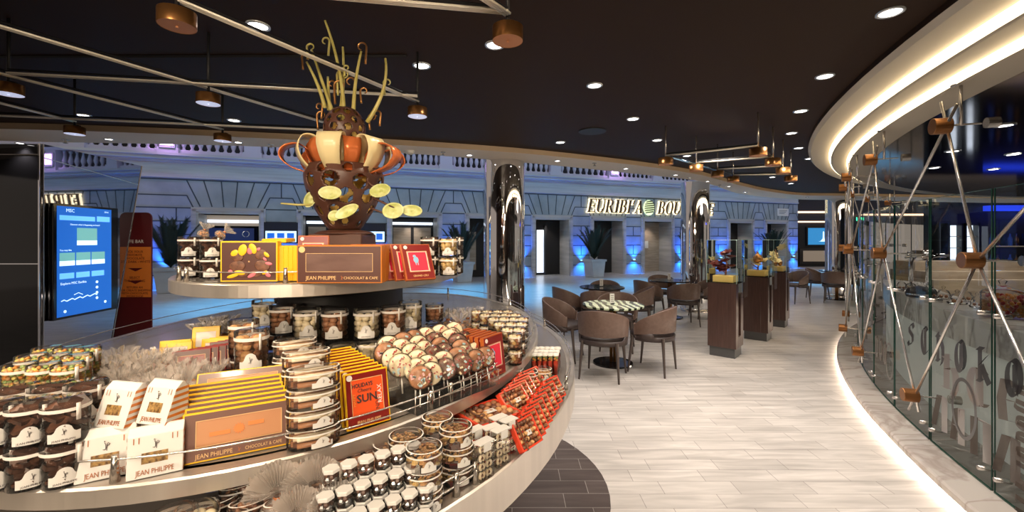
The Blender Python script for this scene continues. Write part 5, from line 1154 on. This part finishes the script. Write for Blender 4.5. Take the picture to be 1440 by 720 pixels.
# white gable boxes
gb = [((153, 664), 0, .10, 'white gable box at the bottom left of the pair of front gable boxes', 1.0), ((222, 660), 0, .14, 'white gable box at the bottom right, against the yellow-edged boxes', 1.04)]
for (x, y), dz, a, lb, s_ in gb: p = on('mid', x, y); put(GB, p, lb, 'white gable boxes', dz, fc(p) - .30 + a, s_=(.95, 1, 1))
for (x, y), lb, ta in (((170, 654), 'white gable box tipped on top of the lower left gable box', .1), ((228, 649), 'white gable box tipped on top of the lower right gable box', .12)):
    p = on('mid', x, y); put(GB, p, lb, 'white gable boxes', .082, fc(p) - .80, (-.15, .06), (.72, 1.0, .92))
for (x, y), lb in (((140, 640), 'white gable box half hidden behind the left gable boxes'), ((198, 628), 'white gable box half hidden behind the right gable boxes')):
    p = on('mid', x, y); put(GB, p, lb, 'white gable boxes', 0, fc(p) - .1)
# yellow-edged bar boxes
a = R(28.8); u = Vector((cos(a), sin(a), 0)); v = Vector((-sin(a), cos(a), 0)); p0 = (on('mid', 257.5, 659.5) + on('mid', 410, 627)) / 2
for k in range(7):
    put(BX['bar'], p0 + v * (.014 + .0175 * k) + u * rnd.uniform(-.003, .003) + u * -.004 * k, ['front yellow-edged chocolate bar box with sun motif, nearest the rail'][0] if k == 0 else 'yellow-edged chocolate bar box, %s behind the front one' % ORD[k - 1], 'yellow-edged chocolate bar boxes', .0048 * k, a, (-.16, 0))
put(BX['bar'], p0 + v * .20 + u * -.012, 'yellow-edged chocolate bar box leaning flatter behind the upright row', 'yellow-edged chocolate bar boxes', .035, a - .05, (-.62, 0))
b = B(); b.box(-.07, .07, .15, .22, 0, .03); o = b.build('acrylic_riser', M['acrylic'], None, p0 + u * -.012, a); tag(o, 'clear riser block under the flatter leaning bar box', 'riser')
# oval tin stacks
for q, (x, y, n, dz, lb) in enumerate(((441, 625, 4, 0, 'front stack of oval tins'), (431, 592, 4, .006, 'middle stack of oval tins'), (415, 566, 4, .004, 'rear stack of oval tins'), (462, 578, 2, 0, 'low oval stack behind the sun boxes'))):
    for k in range(n):
        p = on('mid', x, y); put(T_['oval'], p, '%s oval biscuit tin up in the %s' % (ORD[k], lb), 'oval tins of biscuit sticks', k * (.043 + (dz / 3 if k else 0)), fc(p) + .1 + rnd.uniform(-.1, .1))
# sun boxes
a = R(39.6); u = Vector((cos(a), sin(a), 0)); v = Vector((-sin(a), cos(a), 0)); p0 = (on('mid', 486, 611) + on('mid', 555, 591)) / 2
for k in range(10):
    put(BX['sun'], p0 + v * (.012 + .0215 * k) + u * (-.0025 * k), 'front dark red box with orange HOLIDAYS SUN lettering' if k == 0 else 'yellow-edged dark red gift box, %s behind the HOLIDAYS SUN front box' % ORD[k - 1], 'orange and red holiday boxes', .002 * k, a, (-.20, .0))
# lollipops in rack
rk = thing('lollipop_rack', 'clear acrylic rack holding the wrapped chocolate lollipops', 'rack', on('mid', 628, 552)); ra = R(50); rk.rotation_euler.z = ra
b = B(); [b.box(-.16, .16, y, y + .003, 0, .022 + .014 * i) for i, y in enumerate((-.06, -.02, .02, .06, .10, .14))]; b.box(-.16, .16, -.07, .16, .0, .003); b.build('tray', M['acrylic'], rk)
b = B(); [b.use(0, True).tube([(-.16, y, z), (.16, y, z)], .0013, 5) for y, z in ((-.062, .022), (-.062, .045))]; [b.tube([(-.16 + .04 * i, -.062, 0), (-.16 + .04 * i, -.062, .045)], .0013, 5) for i in range(9)]; b.build('wire_guard', M['rodmetal'], rk)
for j_ in range(6):
    for i in range(6):
        L = Vector((-.135 + .054 * i + rnd.uniform(-.006, .006) + (.012 if j_ % 2 else 0), -.045 + .034 * j_, .008 + .011 * j_)); w_ = rk.location + Matrix.Rotation(ra, 3, 'Z') @ L
        kd = rnd.choice((0, 1, 1, 1, 2)) if j_ else rnd.choice((0, 0, 2, 1))
        put(LO[kd], w_, '%s chocolate lollipop, %s from the left in the %s rack row from the rail' % (['milk', 'cream', 'dark'][kd], ORD[i], ORD[j_]), 'wrapped chocolate lollipops', 0, ra - R(22) + rnd.uniform(-.35, .35), (-.3 + rnd.uniform(-.15, .15), rnd.uniform(-.15, .15)))
# red and gold boxes at the right
a = R(58); u = Vector((cos(a), sin(a), 0)); v = Vector((-sin(a), cos(a), 0)); p0 = (on('mid', 688, 538) + on('mid', 712, 522)) / 2
for k in range(7):
    put(BX['pink'], p0 + v * (.012 + .022 * k), 'front gold-edged red box at the right end of the middle tier' if k == 0 else 'gold-edged red box, %s behind the front one by the lollipops' % ORD[k - 1], 'gold-edged red boxes on the middle tier', 0, a, (-.12, 0))
# small jars at the right end of the middle tier
n = 0
for r_, (y, xs) in enumerate(((512, (724,)), (500, (714, 730)), (490, (703, 719, 733)), (481, (694, 709, 723, 735)), (474, (682, 697, 711, 725)), (468, (670, 685, 700, 714)))):
    for k, x in enumerate(xs):
        p = on('mid', x, y)
        for q in range(2): put(J['small'], p, '%s small clear jar, %s from the left in %s row at the middle tier end' % (['lower', 'upper'][q], ORD[k], ORD[r_]), 'small clear jars at the right end', q * .0555, s_=.98)
for k, (x, y) in enumerate(((630, 466), (645, 470), (658, 464), (640, 462), (618, 470), (668, 460))):
    put(BG[k % 2], on('mid', x, y), 'cellophane bag, %s from the column in the far group beside the nearest pillar' % ORD[k], 'far cellophane bags at the right')
for k, (x, y, dz) in enumerate(((611, 478, 0), (611, 478, .0855), (600, 484, 0))): put(J['browns'], on('mid', x, y), ['lower brown jar right of the column beneath the top tier', 'upper brown jar right of the column, against the blue floor', 'brown jar just right of the column, behind the lollipops'][k], 'brown chocolate jars right of the column', dz, s_=.9)
# tall jars round the column
for k, (x, Z, fl) in enumerate(((372, 1.80, 'cream'), (398, 1.66, 'brown'), (432, 1.58, 'cream'), (471, 1.57, 'brown'), (516, 1.58, 'cream'), (553, 1.64, 'brown'), (577, 1.76, 'cream'))):
    X = (x - 720) / 600 * Z; o = put(J[fl], (X, Z, 1.1465), 'tall clear jar of %s chocolate eggs, %s from the left under the top tier' % (fl, ORD[k]), 'tall egg jars in the upper row under the top tier', .086)
for k, (x, Z, fl) in enumerate(((386, 1.74, 'browns'), (404, 1.62, 'browns'), (438, 1.52, 'browns'), (482, 1.50, 'creams'), (520, 1.56, 'creams'), (556, 1.60, 'browns'), (578, 1.72, 'creams'))):
    X = (x - 720) / 600 * Z; put(J[fl], (X, Z, 1.1465), 'short clear jar of %s chocolate eggs, %s from the left in the lower row' % ('brown' if fl[0] == 'b' else 'cream', ORD[k]), 'short egg jars in the lower row', s_=1.0)
for k, (x, Z, lb) in enumerate(((354, 1.24, 'big jar of chocolate truffles at the front, left of the oval tins'), (343, 1.40, 'big jar of chocolate truffles behind the front truffle jar'))):
    X = (x - 720) / 600 * Z; put(J['bigbrown'], (X, Z, 1.1465), lb, 'big truffle jars', .072); put(J['browns'], (X, Z, 1.1465), 'short jar beneath the ' + lb.replace(' at the front, left of the oval tins', ', front'), 'short truffle jars beneath', 0, s_=.84)
for k, (x, Z) in enumerate(((376, 1.16), (392, 1.28), (330, 1.22))): X = (x - 720) / 600 * Z; put(J['browns'], (X, Z, 1.1465), 'short jar of brown chocolates standing %s' % ['between the truffle jars and the oval tins', 'behind the oval tins at the left', 'at the left foot of the truffle jars'][k], 'short brown jars', s_=.8)
# yellow and dark red boxes, brown bags at the left rear
a = R(12)
for k in range(3): p = on('mid', 238, 532); put(BX['yellow'], p + Vector((-.014 * k + .02, .016 * k, 0)), 'small golden yellow box, %s from the front in the left rear group' % ORD[k], 'small yellow boxes at the left rear', .03, .42, (-.2, 0))
for k in range(2): p = on('mid', 272, 517); put(BX['yellow'], p + Vector((-.012 * k, .02 * k + .06, 0)), '%s small golden yellow box of the pair nearest the brown bags' % ['front', 'rear'][k], 'small yellow boxes at the left rear', .042, .42, (-.2, 0))
for k in range(3): p = on('mid', 300, 525); put(BX['yellow'], p + Vector((-.03 + .012 * k, .05 + .02 * k, 0)), 'small golden yellow box, %s behind the dark red boxes' % ORD[k], 'small yellow boxes behind the red ones', .02, .3, (-.2, 0))
for k in range(6): p = on('mid', 292, 545); put(BX['dred'], p + Vector((-.05 + .015 * k * 0 + .012 * k, .018 * k - .0, 0)), 'thin dark red box, %s from the front, leaning by the cellophane bags' % ORD[k], 'thin dark red boxes', .035, .55, (-.28, 0), s_=.92)
for k in range(4): p = on('mid', 318, 530); put(BX['dred'], p + Vector((.012 * k - .03, .04 + .02 * k, 0)), 'thin dark red box, %s from the front, beside the truffle jars' % ORD[k], 'thin dark red boxes', .035, .5, (-.28, 0), s_=.85)
b = B(); b.box(-.21, .17, -.04, .24, 0, .03); tag(b.build('display_riser', M['acrylic'], None, on('mid', 275, 536), .2), 'clear low riser under the yellow and dark red boxes', 'riser')
for k, (x, y) in enumerate(((285, 497), (300, 495), (315, 497), (328, 492), (300, 486), (318, 484))): put(BG[2], on('mid', x, y), 'brown chocolate bag, %s from the left by the yellow boxes' % ORD[k], 'brown chocolate bags at the left rear', .02, s_=.8)
# field of cellophane bags
n = 0
for r_, (y, xs) in enumerate(((618, (146, 176, 206, 236)), (598, (132, 160, 190, 220, 250)), (580, (120, 146, 172, 200, 228, 256)), (566, (134, 158, 184, 210, 236, 262, 288)), (554, (150, 172, 196, 220, 244, 268, 300)), (543, (166, 188, 212, 234)))):
    for k, x in enumerate(xs):
        put(BG[(k + r_) % 2], on('mid', x + rnd.uniform(-4, 4), y), 'cellophane bag, %s from the left in bag row %s back from the gable boxes' % (ORD[k], ['one', 'two', 'three', 'four', 'five', 'six'][r_]), 'crinkled cellophane bags on the middle tier', .0, s_=rnd.uniform(.9, 1.12), j=1.5)
# --- top tier
for k, (x, Z, dz, lb) in enumerate(((266, 1.60, 0, 'lower jar in the leftmost stack on the top tier'), (266, 1.60, .0735, 'upper jar in the leftmost stack on the top tier'), (297, 1.55, 0, 'lower jar beside the flower-print box on the top tier'), (297, 1.55, .0735, 'upper jar beside the flower-print box on the top tier'), (281, 1.70, 0, 'lower jar behind the two left stacks on the top tier'), (281, 1.70, .0735, 'upper jar behind the two left stacks on the top tier'))):
    put(J['barkmilk'], ((x - 720) / 600 * Z, Z, 1.458), lb, 'chocolate jars at the left of the top tier', dz)
for k, (x, Z, lb) in enumerate(((305, 1.56, 'small crinkled bag lying on the jars beside the flower-print box'), (284, 1.62, 'small crinkled bag lying on the leftmost jars of the top tier'))):
    put(BG[1], ((x - 720) / 600 * Z, Z, 1.458), lb, 'small bags on the top tier jars', .148, tilt=(0, .9 if k == 0 else .3), s_=.55)
put(BX['flower'], ((353.5 - 720) / 600 * 1.43, 1.43, 1.458), 'yellow-edged brown box with yellow and pink flower print on the top tier', 'boxes', 0, .10)
for k in range(5): put(BX['spine'], ((396 + 6.2 * k - 720) / 600 * 1.50, 1.50, 1.458), 'yellow box stood on edge, %s from the left beside the flower-print box' % ORD[k], 'yellow boxes standing edge-on', 0, R(118), s_=(1, 1, .95))
put(BX['yellow'], ((385 - 720) / 600 * 1.56, 1.56, 1.458), 'flat yellow box lying behind the flower-print box', 'boxes', .135, .1, (R(-88), 0))
put(BX['big'], ((481 - 720) / 600 * 1.385, 1.385, 1.458), 'front large dark brown gift box with long window under the chocolate vase', 'large brown gift boxes', 0, .02); put(BX['big'], ((487 - 720) / 600 * 1.43, 1.44, 1.458), 'second large brown gift box directly behind the front one', 'large brown gift boxes', 0, .02)
put(BX['pink'], ((440 - 720) / 600 * 1.62, 1.62, 1.458), 'pale red box standing behind the large brown gift box', 'boxes', .02, .1, (-.1, 0))
for k in range(6):
    Z = 1.47 + .006 * k; put(BX['pink'], ((592 - 14.2 * k - 720) / 600 * Z, Z, 1.458), 'front tilted red box with bright pink picture on the top tier' if k == 0 else 'tilted red gift box, %s behind the bright pink one' % ORD[k - 1], 'tilted red gift boxes on the top tier', 0, R(38), (-.42, 0), s_=.98)
for k, (x, Z, fl, lb) in enumerate(((604, 1.66, 'barkmilk', 'chocolate jar right behind the tilted red box'), (618, 1.74, 'gold', 'golden crisp jar, middle of the right-hand group'), (631, 1.66, 'gold', 'golden crisp jar at the right end of the top tier'), (640, 1.78, 'barkmilk', 'chocolate jar behind the right end jars'))):
    for q in range(2): put(J[fl], ((x - 720) / 600 * Z, Z, 1.458), ['lower ', 'upper '][q] + lb, 'jars at the right of the top tier', q * .0735)
# --- bottom tier
for k, (x, y) in enumerate(((243, 775), (274, 770))): put(J['creams'] if k else J['browns'], on('bot', x, y), ['small brown chocolate jar at the bottom edge under the bar boxes', 'small cream chocolate jar at the bottom edge under the bar boxes'][k], 'small jars on the bottom tier', s_=.84)
n = 0
for r_, (y, xs) in enumerate(((758, (318, 366, 414)), (738, (304, 352, 400)), (720, (338, 382)), (704, (308, 350)))):
    for k, x in enumerate(xs):
        p = on('bot', x, y)
        put(T_['plain'], p, 'white-rimmed oval pack, %s from the left in the %s row from the bottom edge' % (ORD[k], ORD[r_]), 'white-rimmed oval packs on the bottom tier', 0.010 * r_, fc(p) + .1)
def fanbag():
    t = thing('cellophane_fan_bag', 'x', 'bag'); rr = random.Random(12)
    for q, (y0, tl, r_) in enumerate(((0, 0, .060), (.010, .25, .056))):
        b = B(); n = 54; vs = [(0, y0, .050)] ; a0, a1 = R(8), R(172)
        for i in range(n + 1):
            a = a0 + (a1 - a0) * i / n; z = .0055 * (1 if i % 2 else -1); rad = r_ * rr.uniform(.90, 1.06)
            for k in (.35, .7, 1.0): vs.append((rad * k * cos(a), y0 + z * k + tl * rad * k * sin(a), .050 + rad * k * sin(a)))
        fs = [(0, 1 + i * 3, 4 + i * 3) for i in range(n)] + [(1 + i * 3 + k, 4 + i * 3 + k, 5 + i * 3 + k, 2 + i * 3 + k) for i in range(n) for k in (0, 1)]
        b.add(vs, fs); b.build('pleated_fan', M['cello'], t)
    b = B(); b.lathe([(.016, 0), (.033, .006), (.036, .022), (.026, .038), (.007, .050)], 26, sy=.8); b.build('pouch', M['cello'], t)
    b = B()
    for i in range(22): a = rr.uniform(0, 6.28); q = .022 * sqrt(rr.random()); b.use(i % 3, True).ball((q * cos(a), q * sin(a), rr.uniform(.006, .034)), .008, .007, .006, 6, 5)
    o = b.build('chocolates', [M['milk'], M['candyO'], M['nut']], t); o['kind'] = 'stuff'
    b = B(); b.use(0, True).lathe([(.008, .047), (.010, .050), (.008, .053)], 14); b.build('tie', M['coppertext'], t)
    return proto(t)
FB = fanbag()
for k, (x, y, s_) in enumerate(((392, 738, 1.1), (443, 729, 1.1), (474, 752, .95), (418, 762, .9))):
    p = on('bot', x, y); put(FB, p, 'pleated cellophane fan bag, %s of the bunch at the bottom centre' % ORD[k], 'pleated cellophane fan bags', s_=s_, rz=fc(p) + (.1, -.15, .2, .05)[k])
def hexpack():
    t = thing('hexagonal_tub', 'x', 'tub'); r = .0165; h = .031
    b = B(); b.use(0).lathe([(.0001, .001), (r * .94, .001), (r * .94, h * .9), ], 6); b.build('tub_body', M['acrylic'], t)
    b = B(); b.use(0).lathe([(r, h - .007), (r, h - .001), (r * .94, h), (.0001, h)], 6); b.build('cap', M['paperwhite'], t)
    b = B()
    for i in range(10): a = i * 2.4; b.use(i % 2).ball((r * .5 * cos(a), r * .5 * sin(a), .006 + (h - .016) * i / 10), r * .36, n=6, h=4)
    o = b.build('chocolates', [mat('silver foil', (.55, .55, .56), .25, .9), M['darkchoc']], t); o['kind'] = 'stuff'
    return proto(t)
HX = hexpack(); base = on('bot', 524, 752); ra = .62
for j_ in range(4):
    for i in range(6):
        p = base + Matrix.Rotation(ra, 3, 'Z') @ Vector((-.08 + .0335 * i + (.0165 if j_ % 2 else 0), -.040 + .031 * j_, 0))
        for q in range(j_ + 1):
            put(HX, p, 'white-capped hexagonal tub, %s from the left in row %s from the rail, layer %s' % (ORD[i], ['one', 'two', 'three', 'four'][j_], ['one', 'two', 'three', 'four'][q]), 'white-capped hexagonal tubs', .0315 * q, ra + R(30))
def stickpack():
    t = thing('stick_pack', 'x', 'pack'); b = B()
    for k in range(16): b.use(k % 2, True).tube([(-.010, -.09 + .011 * k, .010), (.010, -.09 + .011 * k, .010)], .0062, 7)
    b.build('sticks', [M['darkchoc'], M['milk']], t); b = B(); b.box(-.014, .014, -.10, .09, 0, .02); b.build('sleeve', M['acrylic'], t); return proto(t)
SPK = stickpack()
for i in range(6):
    p = base + Matrix.Rotation(ra, 3, 'Z') @ Vector((-.075 + .031 * i, .185, 0)); put(SPK, p, 'clear pack of dark ridged sticks, %s from the left behind the white-capped tubes' % ORD[i], 'packs of dark ridged sticks', .060, ra + .02, (.20, 0))
b = B(); b.box(-.10, .10, -.05, .06, 0, .050); tag(b.build('display_riser', M['acrylic'], None, base + Matrix.Rotation(ra, 3, 'Z') @ Vector((0, .185, 0)), ra), 'clear riser under the packs of dark ridged sticks', 'riser')
def PT(x, y, z): return P(x, y, z)
for q, (x, y, n, lb) in enumerate(((597, 627, 3, 'nearest stack of round tins'), (642, 598, 3, 'second round tin stack along the rail'), (572, 611, 3, 'stack of round tins behind the nearest'), (616, 585, 3, 'stack of round tins behind the second'), (548, 602, 2, 'round tin stack touching the white-capped tubs'))):
    p = PT(x, y, 1.034 + .1285); p.z = 1.0348
    if n == 2: p = Vector((p.x * 1.02, p.y * 1.02, p.z))
    for k in range(n): put(T_['round'], p + Vector((rnd.uniform(-.002, .002), 0, 0)), '%s flake-topped round tin up in the %s' % (ORD[k], lb), 'flake-topped round tins', k * .0430, fc(p) + .2 + rnd.uniform(-.25, .25))
def cookiepack():
    t = thing('cookie_pack', 'x', 'pack'); b = B()
    for j in range(4):
        for s_ in (-1, 1): 
            T = Matrix.Translation((s_ * .011, -.006, .013 + j * .020)) @ Matrix.Rotation(R(90), 4, 'X')
            b.use(0, True).tube([T @ Vector((.0068 * cos(a), .0068 * sin(a), 0)) for a in [2 * pi * i / 12 for i in range(12)]], .0036, 6, True); b.use(1, True).ball(T @ Vector((0, 0, 0)), .004, n=6, h=4)
    b.build('cookies', [M['wafer'], M['darkchoc']], t); b = B(); b.box(-.0235, .0235, -.013, .013, 0, .086); bevel(b.build('clear_bag', M['acrylic'], t), .003)
    b = B(); b.box(-.024, .024, -.0135, .0135, .086, .0885); b.box(-.012, .012, -.0142, -.0135, .068, .086); b.build('top_card', M['paperwhite'], t); return proto(t)
CP = cookiepack()
for k, (x, y) in enumerate(((680, 672), (704, 652), (690, 648), (668, 652), (715, 636), (701, 632))):
    put(CP, on('bot', x, y), 'clear pack of ring cookies, %s of the cluster between round tins and red trays' % ORD[k], 'clear packs of ring cookies', 0, R(42) + rnd.uniform(-.1, .1))
def tray():
    t = thing('chocolate_tray', 'x', 'box'); w_, d, h = .145, .115, .018; rr = random.Random(8)
    b = B(); b.box(-w_ / 2, w_ / 2, -d / 2, d / 2, 0, .003)
    for q in ((-w_ / 2, w_ / 2, -d / 2, -d / 2 + .008), (-w_ / 2, w_ / 2, d / 2 - .008, d / 2), (-w_ / 2, -w_ / 2 + .008, -d / 2, d / 2), (w_ / 2 - .008, w_ / 2, -d / 2, d / 2)): b.box(q[0], q[1], q[2], q[3], 0, h)
    bevel(b.build('tray_wall', M['traytred'], t), .0015, 1)
    b = B()
    for i in range(6):
        for j in range(5): b.use(rr.randrange(3), True).ball((-.055 + .022 * i + rr.uniform(-.003, .003), -.042 + .021 * j, .012), .0105, .0095, .0085, 8, 5)
    o = b.build('chocolates', [M['darkchoc'], M['nut'], M['milk']], t); o['kind'] = 'stuff'
    b = B(); b.box(-.045, -.038, -d / 2 - .001, d / 2 + .001, h, h + .0015); b.box(-.045, -.038, -d / 2 - .0016, -d / 2, 0, h); 
    for sx in (-1, 1): b.use(0, True).tube([(-.0415 + sx * .012 * sin(a), -.02 + .006 * cos(a), h + .004 + .004 * abs(sin(a * 2))) for a in [pi * i / 8 for i in range(9)]], .0018, 5)
    b.build('ribbon', M['darkchoc'], t)
    b = B(); b.box(-.012, .020, -.012, .008, h + .0005, h + .0012); b.build('gift_tag', M['paperwhite'], t); return proto(t)
TR = tray(); a = R(40)
c0 = P(687, 577, 1.034 + .064); c0.z = 1.0348
for k in range(3): put(TR, c0, ['bottom red chocolate tray of the flat pile', 'middle red chocolate tray of the flat pile', 'top red tray of assorted chocolates with white tag'][k], 'flat pile of red chocolate trays', .0215 * k, a, s_=(1.08, 1.2, 1.0))
for k in range(8):
    p = P(736 + 5.6 * k, 630 - 9.5 * k, 1.035); put(TR, p, 'front upright red tray showing dark chocolates with pale tag by the rail' if k == 0 else 'upright red chocolate tray, %s along the rail from the front one' % ORD[k - 1], 'upright red chocolate trays', .038, R(52), (R(58), 0), s_=(.62, .66, 1))
for k in range(5):
    p = P(722 + 6 * k, 588 - 8 * k, 1.035); put(TR, p, 'upright red tray, %s in the inner row behind the flat pile' % ORD[k], 'upright red trays behind the pile', .05, R(52), (R(50), 0), s_=(.8, .7, 1))
for k, (x, y, n) in enumerate(((741, 567, 1), (766, 562, 1), (720, 566, 1), (744, 556, 2), (764, 551, 2), (724, 552, 2), (781, 560, 1))):
    for q in range(n): put(T_['gold'], on('bot', x, y), '%s golden round tin at the far right of the bottom tier, %s of seven' % (['lower', 'upper'][q], ORD[k]), 'golden round tins at the right end', q * .043, s_=1.05)
def tubepack():
    t = thing('tube_pack', 'x', 'pack'); b = B(); b.use(0, True).lathe([(.0001, 0), (.0125, 0), (.0125, .085)], 14); b.build('tube', M['acrylic'], t)
    b = B(); b.use(0, True).lathe([(.0001, .002), (.0105, .002), (.0105, .055), (.0001, .056)], 12); [b.use(1 + i % 2, True).ball((.005 * cos(i * 2), .005 * sin(i * 2), .058 + .0035 * i), .0052, n=6, h=4) for i in range(6)]; b.build('chocolates', [M['traytred'], M['candyO'], M['candyG']], t)
    b = B(); b.use(0, True).lathe([(.0132, .078), (.0132, .088), (.0001, .088)], 14); b.build('cap', M['white'], t); return proto(t)
TP = tubepack()
for r_ in range(3):
    for k in range(5):
        p = on('bot', 751 + 7.6 * k + r_ * 1.5, 526 - 5 * r_); put(TP, p, 'slim red-orange tube with white cap, %s from the left in tube row %s' % (ORD[k], ['one', 'two', 'three'][r_]), 'slim red-orange tubes at the far right', 0, s_=1.0)
for p in PROTO: drop(p)
